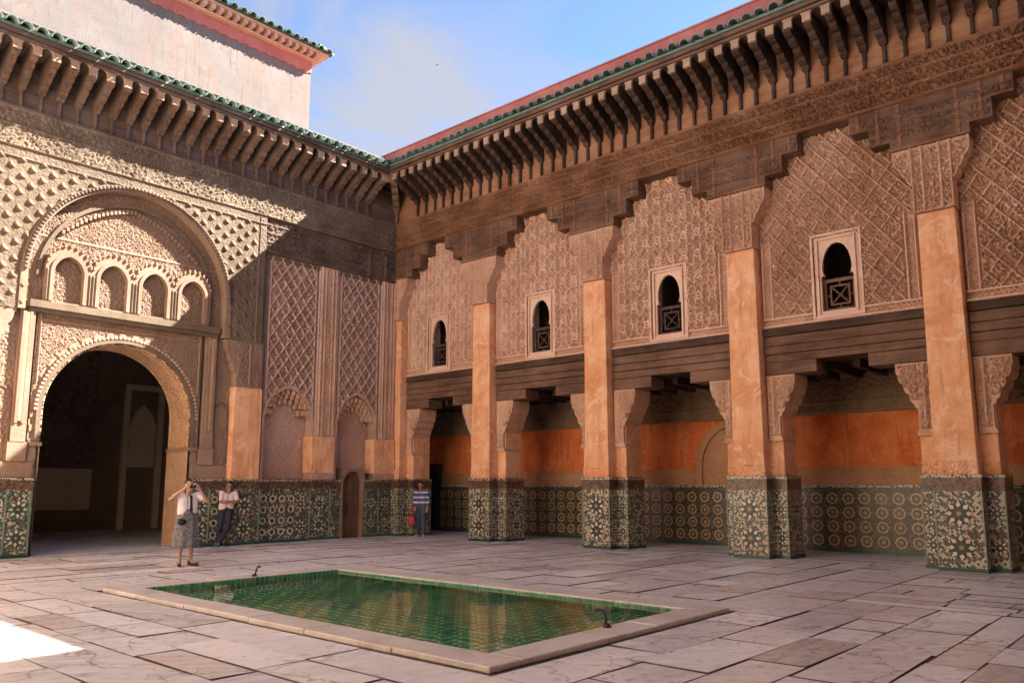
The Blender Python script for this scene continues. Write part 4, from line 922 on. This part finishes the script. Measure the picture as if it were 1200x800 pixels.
for s_ in (1, -1):
    X = (lambda x: x) if s_ > 0 else mir
    srt = lambda a, b: tuple(sorted((X(a), X(b))))
    # strip and niche between gateway and pilaster
    mb = MB(); mbox(mb, s_, -6.36, YT - .10, 2.50, -6.06, YT + .1, 5.42); mbox(mb, s_, -6.30, YT - .14, 2.9, -6.24, YT - .101, 5.40); mbox(mb, s_, -6.16, YT - .14, 2.9, -6.10, YT - .101, 5.40); mb.build('jamb_strip', 'stucco_dimmed', por)
    mb = MB(); mbox(mb, s_, -6.236, YT - .135, 2.95, -6.165, YT - .102, 5.38); mb.build('ochre_inlay', 'ochre', por)
    mb = MB(); mbox(mb, s_, -6.56, YT - .06, 1.72, -5.60, YT + .1, 2.06); mbox(mb, s_, -6.40, YT - .09, 2.07, -6.02, YT + .1, 2.495); mb.build('plinth_band', 'stucco_dimmed', por)
    a, b = srt(-6.06, -5.55); relief('niche_strip', por, 'stucco_dimmed', 'A', YT, a, b, 2.06, 5.43, lambda U, V: 0.7 * fine(U, V), 0.022)
    c = X(-5.82); mb = MB(); mb.ring([(c - .19, 2.1)] + arch(c, .19, 3.45, 3.70, 6) + [(c + .19, 2.1)], [(c - .225, 2.1)] + arch(c, .225, 3.45, 3.74, 6) + [(c + .225, 2.1)], fA(YT - .045), 0, .04); mb.build('blind_arch', 'stucco_cream', por)
    a, b = srt(-6.60, -5.62); wdado(a, b, -0.0, [(X(-6.33), STAR_M, z) for z in Z2] + [(X(-5.93), RING_P, z, .95) for z in (.28, .58, .88, 1.18)], strips=(X(-6.56), X(-6.08)))
    # orange pilaster with its capital carrying the great arch
    mb = MB(); mbox(mb, s_, -5.60, -0.15, 1.71, -4.77, 0.4, 4.15); pl = bevel(mb.build('pilaster', 'orange', por), .015, 2)
    mb = MB(); pts = [(X(-4.80), 4.15), (X(-5.58), 4.15), (X(-5.58), 4.55)]
    for k in range(3): pts += [(X(-5.58 - .10 * k - .10 * math.sin(t_)), 4.55 + .26 * k + .26 * (1 - math.cos(t_))) for t_ in np.linspace(0.1, PI / 2, 5)]
    pts += [(X(-5.92), 5.34), (X(-5.92), 5.40), (X(-4.80), 5.40)]
    mb.plate(pts, [], fA(-0.14), 0, .5); mb.build('capital', 'stucco_dimmed', pl)
    a, b = srt(-5.56, -4.82); relief('carved_face', pl, 'stucco_dimmed', 'A', -0.142, a, b, 4.2, 5.38, lambda U, V: np.maximum(.03 * arab(U, V, .6), .04 * rdg(U, .37, .03)), .021)
    a, b = srt(-5.60, -4.77); wdado(a - .04, b + .04, -0.19, [(X(-5.185), STAR_M, z, 1.1) for z in Z2], mat='zellige', strips=(a - .02, b + .02))
    # two tall lozenge panels over stalactite niches
    for (xa, xb, c, hw) in ((-4.73, -2.92, -3.84, 0.78), (-2.30, -0.57, -1.46, 0.72)):
        a, b = srt(xa, xb); cc = X(c)
        def loz(U, V, wd=xb - xa):
            h_ = sebka(U, V, 0.33, 0.46); e = np.minimum(U, wd - U); h_ = np.where(e < .14, .015 * arab(U, V, .5), h_)
            h_ = np.maximum(h_, .12 * rdg(e, .15, .025)); return np.maximum(h_, .12 * rdg(e, .03, .03))
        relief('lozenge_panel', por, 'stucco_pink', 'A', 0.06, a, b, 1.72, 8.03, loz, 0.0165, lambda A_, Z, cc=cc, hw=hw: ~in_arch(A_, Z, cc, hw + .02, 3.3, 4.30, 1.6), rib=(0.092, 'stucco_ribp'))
        relief('niche_back', por, 'stucco_pink', 'A', 0.34, a + .02, b - .02, 1.72, 4.5, lambda U, V: .8 * fine(U, V), 0.025)
        mb = MB(); ii = [(cc - hw, 1.72)] + arch(cc, hw, 3.3, 4.28, 10) + [(cc + hw, 1.72)]; oo = [(cc - hw - .08, 1.72)] + arch(cc, hw + .07, 3.3, 4.38, 10) + [(cc + hw + .08, 1.72)]
        mb.strip(ii, fA(0.0), 0, .36); mb.ring(ii, oo, fA(-0.04), 0, .07); na = mb.build('niche_arch', 'stucco_pink', por)
        mb = MB()
        for row, (rr, yy) in enumerate(((hw - .05, .02), (hw - .14, .10), (hw - .25, .18))):
            n_ = 13 - 2 * row
            for k in range(n_):
                t_ = PI * (k + .5) / n_
                if math.sin(t_) < .25: continue
                x = cc - rr * math.cos(t_); z = 3.3 + rr * 1.25 * math.sin(t_)
                mb.box(x - .045, yy, z - .10, x + .045, yy + .10, z + .06, 0, .008)
        mb.build('stalactites', 'stucco', na)['kind'] = 'stuff'
    for (xa, xb) in ((-2.92, -2.30), (-0.57, -0.02)):
        a, b = srt(xa, xb)
        mb = MB(); mb.box(a, -.06, 2.95, b, .3, 8.03); st = mb.build('strip_pilaster', 'stucco', por)
        w_ = b - a
        relief('carved_face', st, 'stucco', 'A', -.062, a, b, 2.97, 8.02, lambda U, V, w_=w_: np.maximum(np.maximum(.02 * arab(U, V, .55), .035 * rdg(np.minimum(U, w_ - U), .06, .03)), .035 * rdg(np.minimum(U, w_ - U), .18, .02)), .021)
    for (xa, xb) in ((-3.12, -2.32), (-0.86, -0.03)):
        a, b = srt(xa, xb); mb = MB(); mb.box(a, -.15, 1.90, b, .3, 2.949); bevel(mb.build('orange_block', 'orange', por), .015, 2)
        relief('carved_band', por, 'stucco_pink', 'A', -.145, a, b, 1.715, 1.895, fine, .02)
    mb = MB(); mbox(mb, s_, -4.80, -.07, 1.72, -4.70, .3, 8.031); mbox(mb, s_, -4.699, -.05, 7.90, -2.93, .1, 8.032); mbox(mb, s_, -2.29, -.05, 7.90, -.58, .1, 8.032); mb.build('panel_frame', 'stucco_cream', por)
    # tiled dado with a small arched door
    st = [(X(-4.53 + .29 * i), RING_P, .29 + .30 * j) for i in range(4) for j in range(4)] + [(X(-3.36), STAR_S, z, 1.35) for z in Z2] + [(X(-2.72), STAR_M, z) for z in Z2]
    a, b = srt(-4.74, -1.98); wdado(a, b, -.03, st, strips=(X(-3.04), X(-2.36)))
    a, b = srt(-1.10, -0.045); wdado(a, b, -.03, [(X(x), STAR_S, z, 1.2) for x in (-.82, -.30) for z in Z2], strips=(X(-1.02), X(-.55)))
    c = X(-1.54); mb = MB(); dd = [(c - .36, 0.0)] + arch(c, .36, 1.6, 1.97, 8) + [(c + .36, 0.0)]
    mb.plate([(c - .43, -.02), (c - .3601, -.02)] + dd[1:-1] + [(c + .3601, -.02), (c + .43, -.02), (c + .43, 2.06), (c - .43, 2.06)], [], fA(-.045), 0, .40); sd = mb.build('small_doorway', 'stucco_dimmed', por)
    mb = MB(); mb.box(c - .37, .14, -.02, c + .37, .2, 2.0); lf = mb.build('door_leaf', 'door', sd)
    for k in range(-1, 2):
        mb = MB(); mb.box(c + k * .24 - .113, .115, .02, c + k * .24 + .113, .139, 1.95); mb.build('plank', 'door', sd)
    # dark timber above the panels
    a, b = srt(-4.855, 0.0)
    mb = MB(); mb.box(a, -.09, 8.034, b, .3, 9.03); tb = mb.build('timber_lintel', 'woodA', por)
    def brd(U, V):
        h_ = .035 * arabd(U * .5, V, .6)
        for cz in (.04, .30, .56, .80, .97): h_ = np.maximum(h_, .05 * rdg(V, cz, .03))
        return h_
    relief('carved_board', tb, 'woodA', 'A', -.092, a, b, 8.04, 9.02, brd, .026)
    for x in (-.55, -1.2):
        mb = MB(); x_ = X(x); mb.box(x_ - .04, -.17, 8.06, x_ + .04, -.10, 8.8); mb.build('post_strip', 'woodA', tb)
# frieze and cornice across the whole wing
def frA(U, V):
    h_ = .034 * arabd(U, V, .55)
    ty = (U % SP) / SP; h_ = np.maximum(h_, .0)
    for cz in (.02, .50, .90): h_ = np.maximum(h_, .05 * rdg(V, cz, .03))
    return h_
mb = MB(); mb.box(-16.9, -.14, 9.032, 0.0, .3, 9.98); fz = mb.build('frieze_beam', 'friezeA', por)
relief('carved_frieze', fz, 'friezeA', 'A', -.143, -13.0, -0.1, 9.035, 9.975, frA, .026)
mb = MB(); mb.box(-16.9, -.19, 9.93, -.12, -.144, 9.99); mb.build('moulding', 'woodA', fz)
mb = MB(); mb.box(-16.9, -.098, 9.982, -.1, .3, 11.3); mb.build('bracket_wall', 'woodA', por)
eave(por, 'A', -0.10, -16.5, -1.34, 9.98, 0.88, 'fascia', 'pinkwall', 0.30, 'woodA', -16.9, -0.12, -1.42, -1.165, pb=0.33)
place('bracket', BRK, por, (-0.16, -0.16, 9.98), (0, 0, -PI / 4), (1.3, 1.35, .89))
# hall behind the gateway
mb = MB(); mb.box(-13.0, 10.0, -0.02, -2.6, 10.2, 7.0); mb.box(-13.2, 1.27, -.02, -13.0, 10.2, 7.0); mb.box(-2.6, 1.27, -.02, -2.4, 10.2, 7.0); mb.box(-13.2, 1.2, 7.0, -2.4, 10.2, 7.2)
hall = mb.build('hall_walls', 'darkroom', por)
mb = MB(); mb.box(-13.0, 0.13, -.4, -2.6, 10.0, -0.004); mb.build('hall_floor', 'slab', por)
mb = MB(); mb.box(-12.9, 9.94, 0.72, -5.2, 9.999, 2.12); mb.build('pale_dado', 'palewall', hall)
mb = MB(); mb.box(-4.25, 9.86, 0.0, -4.05, 9.999, 5.2); mb.box(-3.0, 9.86, 0, -2.8, 9.999, 5.2); mb.box(-4.049, 9.86, 5.0, -3.001, 9.999, 5.2); mb.build('door_frame', 'palewall', hall)
relief('niche_panel', hall, 'palewall', 'A', 9.97, -4.05, -3.0, 0.0, 5.0, fine, .05, lambda A_, Z: in_arch(A_, Z, -3.52, .46, 3.6, 4.5, 2.2))
relief('carved_frieze', hall, 'darkroom', 'A', 9.96, -12.9, -5.2, 2.2, 6.8, lambda U, V: sebka(U, V, .8, 1.1), .05)
mb = MB(); mb.box(-17.0, -.75, 11.20, 2.9, 10.5, 11.28); mb.build('flat_roof', 'pinkwall', por)
mb = MB(); mb.box(-13.2, 1.27, 7.2, -2.4, 1.5, 11.2); mb.box(-2.39, .41, -.02, -.0, .6, 4.3); mb.box(-4.7, .41, -.02, -2.395, .6, 4.6); mb.build('masonry', 'stucco', por)

# ================================================================== UPPER PAVILION (pale, behind the portal wing)
pav = tag(empty('roof_pavilion', (-8, 5, 11.28)), 'pale pink upper building with green tiled eave rising behind the left roof', 'building')
mb = MB(); mb.box(-17.5, 3.0, 11.29, -1.55, 9.0, 16.22); mb.build('wall', 'pinkwall', pav)
mb = MB(); mb.box(-17.5, 2.97, 15.84, -1.53, 9.02, 16.22)
n_ = 44
for i in range(n_): mb.box(-17.2 + i * .357, 2.972, 15.79, -17.2 + i * .357 + .17, 2.999, 15.839)
mb.build('red_band', 'red', pav)
mb = MB(); mb.box(-17.6, 2.80, 16.221, -1.35, 9.1, 16.30); mb.box(-17.6, 2.55, 16.46, -1.12, 9.1, 16.54); mb.build('cornice', 'stucco', pav)
for i in range(58):
    x = -17.4 + i * .277; mb = MB(); mb.box(x, 2.58, 16.31, x + .13, 3.0, 16.455); mb.build('dentil', 'stucco', pav)
mb = MB(); mb.add([(-17.6, 2.45, 16.545), (-1.02, 2.45, 16.545), (-1.02, 3.4, 16.84), (-17.6, 3.4, 16.84), (-17.6, 9, 16.545), (-1.02, 9, 16.545)], [(0, 1, 2, 3), (1, 5, 2), (3, 2, 5, 4), (0, 3, 4)]); rf = mb.build('roof', 'green', pav)
for i in range(50): place('roof_tile', RT, rf, (-1.2 - i * .33, 2.40 + random.uniform(-.02, .02), 16.56), (math.radians(15), 0, random.uniform(-.03, .03)))
for i in range(8): place('roof_tile', RT, rf, (-0.97, 2.6 + i * .33, 16.56), (math.radians(15), 0, PI / 2))

# ================================================================== THE TWO SIDES BEHIND THE VIEWPOINT
ww = tag(empty('west_wing', (-18, -10, 0)), 'plain warm plaster wing closing the courtyard on the left behind the viewpoint', 'building')
mb = MB(); mb.box(-20.0, -23.0, -.02, -19.6, 0.6, 11.4); mb.box(-19.6, -23.0, 4.6, -17.2, 0.3, 4.9); mb.box(-17.2, -19.95, 4.6, -16.85, 0.0, 11.4); mb.build('wall', 'bounce_wall', ww)
for k in range(4):
    mb = MB(); mb.box(-17.5, PC[k] - .4, -.02, -16.85, PC[k] + .4, 4.599); mb.build('pier', 'bounce_wall', ww)
mb = MB(); mb.box(-20, -23.0, 11.41, -15.6, 0.0, 11.55); mb.build('roof', 'green', ww)
sw = tag(empty('south_wing', (-8, -21, 0)), 'plain warm plaster wing closing the near end of the courtyard behind the viewpoint', 'building')
mb = MB(); mb.box(-19.59, -23.0, -.02, 3.3, -22.7, 11.4); mb.box(-16.84, -20.3, 4.6, 0.4, -19.95, 11.4); mb.box(-19.59, -22.69, 4.3, 0.3, -20.31, 4.59); mb.build('wall', 'bounce_wall', sw)
for k in range(4):
    mb = MB(); mb.box(-14.4 + 4.0 * k, -20.4, -.02, -13.6 + 4.0 * k, -19.95, 4.599); mb.build('pier', 'bounce_wall', sw)
mb = MB(); mb.box(-19.5, -23.0, 11.56, 3.3, -18.65, 11.66); mb.build('roof', 'green', sw)
mb = MB(); mb.box(-16.8, -18.75, 11.661, 3.3, -18.4, 13.1); mb.build('parapet', 'red', sw)  # unseen; height shaped to cast the near shadow edge on the floor

# ================================================================== PEOPLE
def cap(mb, p0, p1, r0, r1, n=10):
    p0, p1 = Vector(p0), Vector(p1); d = (p1 - p0); L = d.length; d = d / max(L, 1e-6)
    P, R_ = [], []
    for k in range(5): a = PI / 2 * (1 - k / 4.0); P.append(p0 - d * r0 * math.sin(a)); R_.append(max(0.001, r0 * math.cos(a)))
    for k in range(1, 4): P.append(p0 + d * L * k / 4); R_.append(r0 + (r1 - r0) * k / 4)
    for k in range(5): a = PI / 2 * k / 4.0; P.append(p1 + d * r1 * math.sin(a)); R_.append(max(0.001, r1 * math.cos(a)))
    mb.tube(P, R_, n)
def ell(mb, c, r, n=14):
    V = []; F = []; m_ = 9
    for i in range(m_ + 1):
        t_ = PI * i / m_
        for k in range(n): V.append((c[0] + r[0] * max(.01, math.sin(t_)) * math.cos(TP * k / n), c[1] + r[1] * max(.01, math.sin(t_)) * math.sin(TP * k / n), c[2] - r[2] * math.cos(t_)))
    for i in range(m_):
        for k in range(n): F.append((i * n + k, i * n + (k + 1) % n, (i + 1) * n + (k + 1) % n, (i + 1) * n + k))
    F.append(tuple(range(n))[::-1]); F.append(tuple(m_ * n + k for k in range(n)))
    mb.add(V, F, 0, True)
def fused(mb, name, mat, voxel, smooth=4):
    me = mb.mesh(name, mat); o_ = bpy.data.objects.new(name, me); COL.objects.link(o_)
    md = o_.modifiers.new('r', 'REMESH'); md.mode = 'VOXEL'; md.voxel_size = voxel; md.use_smooth_shade = True
    if smooth: sd_ = o_.modifiers.new('s', 'SMOOTH'); sd_.iterations = smooth; sd_.factor = 0.5
    dg = bpy.context.evaluated_depsgraph_get(); out = bpy.data.meshes.new_from_object(o_.evaluated_get(dg))
    bpy.data.objects.remove(o_); bpy.data.meshes.remove(me)
    out.name = name; out.materials.clear(); out.materials.append(MAT[mat]); return out
def hand(mb, wr, d, up, s=1.0):
    """palm and five bent fingers from the wrist along d; up = back of the hand"""
    d = Vector(d).normalized(); up = Vector(up); up = (up - d * up.dot(d)).normalized(); sd_ = d.cross(up); wr = Vector(wr)
    for k in (-1, 0, 1): cap(mb, wr + sd_ * k * .018, wr + d * .075 + sd_ * k * .026, .018, .016, 6)
    for k, l in ((-1.5, .075), (-.5, .085), (.5, .08), (1.5, .06)):
        b0 = wr + d * .085 + sd_ * k * .019; b1 = b0 + d * l * .5 - up * l * .15; b2 = b1 + d * l * .35 - up * l * .35
        cap(mb, b0, b1, .0098, .0092, 6); cap(mb, b1, b2, .0092, .008, 6)
    t0 = wr + d * .025 - sd_ * .030; t1 = t0 + d * .03 - sd_ * .028 - up * .012; cap(mb, t0, t1, .012, .011, 6); cap(mb, t1, t1 + d * .03 - up * .012, .0105, .009, 6)
def head(mb, c, fwd):
    """skull, jaw, nose, brow and ears; fwd = face direction"""
    c = Vector(c); f = Vector(fwd).normalized(); s_ = f.cross(Vector((0, 0, 1))).normalized(); u = s_.cross(f)
    ell(mb, c + u * .02 - f * .01, (.076, .088, .095)); ell(mb, c - u * .05 + f * .025, (.055, .058, .062))
    cap(mb, c + f * .085 + u * .02, c + f * .108 - u * .018, .010, .014, 6); cap(mb, c + f * .082 - u * .055 - s_ * .018, c + f * .082 - u * .055 + s_ * .018, .009, .009, 6)
    cap(mb, c + f * .078 + u * .035 - s_ * .035, c + f * .078 + u * .035 + s_ * .035, .011, .011, 6); cap(mb, c + f * .075 - u * .09, c + f * .07 - u * .085, .022, .022, 6)
    for k in (-1, 1): cap(mb, c + s_ * k * .082 + u * .02, c + s_ * k * .082 - u * .025 + f * .004, .013, .011, 6)
    return c, f, s_, u
MAT['skin'] = M_flat('skin', (0.42, 0.235, 0.16), 0.55, 0.08)
MAT['skin2'] = M_flat('tanned_skin', (0.30, 0.155, 0.10), 0.55, 0.08)
MAT['hair'] = M_flat('dark_hair', (0.018, 0.012, 0.009), 0.6, 0.2, scale=40)
MAT['white_cloth'] = M_flat('white_cotton', (0.66, 0.63, 0.66), 0.85, 0.08, scale=9)
MAT['pink_cloth'] = M_flat('pale_pink_cotton', (0.62, 0.52, 0.53), 0.85, 0.08, scale=9)
MAT['jeans'] = M_flat('dark_denim', (0.018, 0.022, 0.04), 0.85, 0.2, scale=14)
MAT['jeans_b'] = M_flat('blue_denim', (0.055, 0.08, 0.13), 0.85, 0.2, scale=14)
MAT['skirt'] = M_flat('grey_print_cloth', (0.15, 0.145, 0.16), 0.85, 0.55, scale=22)
MAT['shoe_dark'] = M_flat('dark_leather', (0.03, 0.022, 0.018), 0.5)
MAT['shoe_blue'] = M_flat('blue_canvas', (0.03, 0.10, 0.19), 0.8)
MAT['shoe_white'] = M_flat('pale_canvas', (0.55, 0.5, 0.47), 0.8)
MAT['red_bag'] = M_flat('red_nylon', (0.34, 0.035, 0.05), 0.6, 0.2)
MAT['black'] = M_flat('black_plastic', (0.012, 0.012, 0.013), 0.4)
MAT['eye'] = M_flat('dark_eye', (0.02, 0.015, 0.012), 0.2)
m, t, b = new_mat('blue_striped_cotton'); tc_ = nd(t, 'ShaderNodeNewGeometry'); sp_ = nd(t, 'ShaderNodeSeparateXYZ'); t.links.new(tc_.outputs['Position'], sp_.inputs[0])
wv = nd(t, 'ShaderNodeMath', operation='MULTIPLY'); wv.inputs[1].default_value = 6.6; t.links.new(sp_.outputs[2], wv.inputs[0]); fr_ = nd(t, 'ShaderNodeMath', operation='FRACT'); t.links.new(wv.outputs[0], fr_.inputs[0])
t.links.new(ramp(t, fr_.outputs[0], [(0.0, (0.07, 0.075, 0.21)), (0.66, (0.5, 0.5, 0.58))], 'CONSTANT'), b.inputs['Base Color']); b.inputs['Roughness'].default_value = 0.85; MAT['stripe'] = m

def person(loc, rz, label, J, skin, top, top_mat, lower, lower_mat, shoe_mat, hair, sleeve=0.5, group='visitors in the courtyard'):
    """J: joints in a frame where the person faces -y. lower: 'trousers' or 'skirt'"""
    e = empty('person', loc, rz); tag(e, label, 'person', group)
    add = lambda name, me, par=e: (lambda o_: (setattr(o_, 'parent', par), o_)[1])(place(name, me))
    V = {k: Vector(v_) for k, v_ in J.items() if k not in ('face', 'handL', 'handR')}
    body = MB()
    pel, chest, neck, hd = V['pelvis'], V['chest'], V['neck'], V['head']
    for s_ in (-1, 1): cap(body, pel + Vector((s_ * .07, 0, .0)), chest + Vector((s_ * .075, 0, 0)), .10, .10)
    cap(body, neck - Vector((0, 0, .06)), hd - Vector((0, 0, .06)), .052, .05)
    c, f, sd_, u = head(body, hd, J['face'])
    for S_ in ('L', 'R'):
        cap(body, V['sh' + S_], V['el' + S_], .047, .037); cap(body, V['el' + S_], V['wr' + S_], .036, .025)
        cap(body, chest + (V['sh' + S_] - chest) * .3, V['sh' + S_], .07, .05)
        cap(body, V['hip' + S_], V['kn' + S_], .078, .052); cap(body, V['kn' + S_], V['an' + S_], .052, .034)
        cap(body, V['an' + S_], V['toe' + S_], .034, .026)
        hdirs = J.get('hand' + S_); hand(body, V['wr' + S_], hdirs[0] if hdirs else V['wr' + S_] - V['el' + S_], hdirs[1] if hdirs else (0, -1, 0))
    bo = add('body', fused(body, 'body', skin, .0085, 2))
    for k in (-1, 1):
        mb = MB(); ell(mb, c + f * .077 + u * .012 + sd_ * k * .031, (.012, .008, .007), 8); add('eye', mb.mesh('eye', 'eye'), bo)
    sh = MB()
    for s_ in (-1, 1): cap(sh, pel + Vector((s_ * .075, 0, top)), chest + Vector((s_ * .078, 0, .015)), .118, .112)
    for S_ in ('L', 'R'):
        cap(sh, chest + (V['sh' + S_] - chest) * .3, V['sh' + S_], .088, .066)
        q = V['sh' + S_].lerp(V['el' + S_], min(1, sleeve * 1.6)); cap(sh, V['sh' + S_], q, .065, .056)
        if sleeve > .7: cap(sh, q, V['el' + S_].lerp(V['wr' + S_], .8), .052, .04)
    add('shirt', fused(sh, 'shirt', top_mat, .013, 4))
    lo = MB()
    if lower == 'trousers':
        for S_ in ('L', 'R'):
            cap(lo, pel + (V['hip' + S_] - pel) * .8 + Vector((0, 0, .05)), V['kn' + S_], .108, .072); cap(lo, V['kn' + S_], V['an' + S_].lerp(V['kn' + S_], .06), .072, .055)
        cap(lo, pel + Vector((-.06, 0, .02)), pel + Vector((.06, 0, .02)), .118, .118)
        add('trousers', fused(lo, 'trousers', lower_mat, .013, 3))
    else:
        n = 40; zs = [(pel.z + .16, .135), (pel.z + .08, .165), (pel.z - .03, .19), (pel.z - .2, .205), (pel.z - .4, .225), (pel.z - .56, .245), (pel.z - .57, .235)]
        VV = []; FF = []
        for i, (z, r) in enumerate(zs):
            for k in range(n):
                a = TP * k / n; fold = 1 + (.015 + .07 * min(1, i / 5)) * math.sin(a * 9 + .6 * math.sin(a * 2) + i * .12); VV.append((pel.x + r * 1.05 * fold * math.cos(a), pel.y + r * .82 * fold * math.sin(a), z))
        for i in range(len(zs) - 1):
            for k in range(n): FF.append((i * n + k, i * n + (k + 1) % n, (i + 1) * n + (k + 1) % n, (i + 1) * n + k))
        FF.append(tuple(range(n))); lo.add(VV, FF, 0, True); add('skirt', lo.mesh('skirt', lower_mat))
    for S_ in ('L', 'R'):
        mb = MB(); a_, t_ = V['an' + S_], V['toe' + S_]; hl = a_ + (a_ - t_).normalized() * .035; hl.z = t_.z + .005
        cap(mb, hl, t_, .042, .036); cap(mb, hl + Vector((0, 0, .03)), a_ + Vector((0, 0, -.01)), .042, .042)
        for i, p in enumerate(mb.v):
            if p[2] < t_.z - .028: mb.v[i] = (p[0], p[1], t_.z - .028)
        add('shoe', fused(mb, 'shoe', shoe_mat, .010, 2))
    hr = MB(); ell(hr, c + u * .035 - f * .022, (.086, .094, .094))
    if hair == 'long':
        ell(hr, c - f * .05 - u * .03, (.078, .055, .10)); ell(hr, c - f * .07 - u * .10, (.055, .04, .09))
    hm = fused(hr, 'hair', 'hair', .010, 2)
    bm = bmesh.new(); bm.from_mesh(hm)                                  # keep the face free
    kill = [v_ for v_ in bm.verts if ((v_.co - c).dot(f) > .035 and (v_.co - c).dot(u) < .075) or ((v_.co - c).dot(f) > -.015 and (v_.co - c).dot(u) < .01)]
    bmesh.ops.delete(bm, geom=kill, context='VERTS'); bm.to_mesh(hm); bm.free(); add('hair', hm)
    return e
def std(**k):
    d = dict(pelvis=(0, 0, .93), chest=(0, 0, 1.24), neck=(0, -.005, 1.43), head=(0, -.02, 1.555), face=(0, -1, 0),
             shL=(.175, 0, 1.37), shR=(-.175, 0, 1.37), elL=(.23, .03, 1.10), elR=(-.23, .03, 1.10), wrL=(.24, -.05, .86), wrR=(-.24, -.05, .86),
             hipL=(.09, 0, .90), hipR=(-.09, 0, .90), knL=(.095, -.01, .50), knR=(-.095, -.01, .50), anL=(.095, .02, .085), anR=(-.095, .02, .085), toeL=(.115, -.14, .035), toeR=(-.115, -.14, .035))
    d.update(k); return d
# woman taking a picture
wp = person((-8.87, -4.43, 0.0), math.radians(-14), 'woman in white blouse and grey skirt raising a camera to her face', std(
    face=(.25, -1, .05), elR=(-.36, -.12, 1.28), wrR=(-.115, -.24, 1.50), handR=((.6, -.05, .55), (-.3, -.9, .2)), elL=(.33, -.16, 1.24), wrL=(.15, -.25, 1.47), handL=((-.5, -.1, .6), (.3, -.9, .2)),
    anR=(-.10, .0, .085), toeR=(-.13, -.15, .035), anL=(.12, .03, .085), toeL=(.20, -.12, .035)), 'skin', .10, 'white_cloth', 'skirt', 'skirt', 'shoe_dark', 'long', .32)
sc_ = MB(); sc_.plate([(-.02, 1.36), (.03, 1.36), (.035, 1.2), (.05, 1.06), (.015, 1.0), (-.01, 1.08), (-.005, 1.2)], [], lambda a, b_, d: (a + .02, -.135 + d, b_), 0, .02)
o_ = place('scarf', sc_.mesh('scarf', 'jeans')); o_.parent = wp
sc_ = MB(); sc_.tube([(.12 * math.cos(a) * 1.35, .15 * math.sin(a) - .0, 1.015 - .05 * math.cos(a)) for a in np.linspace(0, TP, 20)], .022, 6)
ce = empty('camera', (-8.87, -4.43, 1.53), math.radians(-14)); tag(ce, 'small dark camera held up to the face of the woman in white', 'camera')
mb = MB(); mb.box(-.055 + .02, -.25, -.035, .065 + .02, -.20, .045); k_ = place('camera_body', mb.mesh('camera_body', 'black')); k_.parent = ce; bevel(k_, .008, 2)
mb = MB(); mb.tube([(.03, -.252, .0), (.035, -.285, .0), (.037, -.31, .0)], [.028, .027, .03], 12); k_ = place('lens', mb.mesh('lens', 'black')); k_.parent = ce
be = empty('shoulder_bag', (-8.87, -4.43, .85), math.radians(-14)); tag(be, 'small dark pouch hanging at the hip of the woman in grey skirt', 'bag')
mb = MB(); ell(mb, (-.13, -.16, 0), (.09, .05, .06)); k_ = place('pouch', mb.mesh('pouch', 'black')); k_.parent = be
mb = MB(); mb.tube([(-.15, -.14, .04), (-.08, -.175, .13), (.06, -.18, .15), (.16, -.1, .16)], .008, 6); k_ = place('strap', mb.mesh('strap', 'black')); k_.parent = be
# man leaning on the tiled dado
person((-5.86, -0.33, 0.0), math.radians(-12), 'man in pale t-shirt and dark jeans leaning with crossed arms on the tiled wall', std(
    pelvis=(.10, .10, .91), chest=(.16, .16, 1.22), neck=(.17, .15, 1.42), head=(.165, .10, 1.54), face=(-.1, -1, -.35), shL=(.335, .15, 1.355), shR=(-.01, .15, 1.355),
    elL=(.38, .02, 1.12), elR=(-.06, .02, 1.12), wrL=(.14, -.11, 1.14), wrR=(.20, -.08, 1.12), handL=((-1, -.05, .1), (0, -1, .2)), handR=((1, .0, .05), (0, -1, .2)),
    hipL=(.19, .10, .89), hipR=(.01, .10, .89), knL=(.13, -.06, .50), knR=(-.04, .04, .50), anL=(-.07, -.02, .085), anR=(-.10, .10, .085), toeL=(-.14, -.17, .035), toeR=(-.17, -.05, .035)),
    'skin2', .07, 'pink_cloth', 'trousers', 'jeans', 'shoe_blue', 'short', .45)
# man at the corner pier
person((0.22, -1.14, 0.0), math.radians(-58), 'man in blue striped shirt and jeans standing by the corner pier', std(
    face=(.1, -1, -.25), head=(0, -.05, 1.55), elR=(-.22, .05, 1.10), wrR=(-.16, -.14, .90), elL=(.23, .04, 1.10), wrL=(.22, -.08, .87)), 'skin2', .05, 'stripe', 'trousers', 'jeans_b', 'shoe_white', 'short', .9)
bg_ = empty('red_bag', (0.06, -1.16, .36), math.radians(-58)); tag(bg_, 'red bag hanging from the hand of the man by the corner pier', 'bag')
mb = MB(); ell(mb, (-.15, -.10, .12), (.13, .07, .16)); k_ = place('bag_body', fused(mb, 'bag_body', 'red_bag', .014, 2)); k_.parent = bg_
mb = MB(); mb.tube([(-.20, -.10, .25), (-.17, -.11, .40), (-.14, -.11, .50), (-.12, -.10, .40), (-.10, -.10, .25)], .012, 6); k_ = place('handle', mb.mesh('handle', 'red_bag')); k_.parent = bg_
# a bird high over the court
br = empty('bird', (31.0, 31.7, 40.27)); tag(br, 'tiny dark bird gliding in the blue sky', 'bird')
mb = MB(); cap(mb, (-.25, 0, 0), (.22, 0, .02), .05, .07); ell(mb, (.31, 0, .05), (.06, .05, .05)); cap(mb, (-.25, 0, 0), (-.42, 0, 0), .04, .015); k_ = place('body', mb.mesh('body', 'black')); k_.parent = br
for s_ in (-1, 1):
    mb = MB(); mb.plate([(.12, .04 * s_), (.18, .3 * s_), (.05, .62 * s_), (-.05, .35 * s_), (-.1, .04 * s_)], [], lambda a, b_, d: (a, b_, .03 + abs(b_) * .35 + d), 0, .015); k_ = place('wing', mb.mesh('wing', 'black')); k_.parent = br
br.scale = (.42, .42, .42)
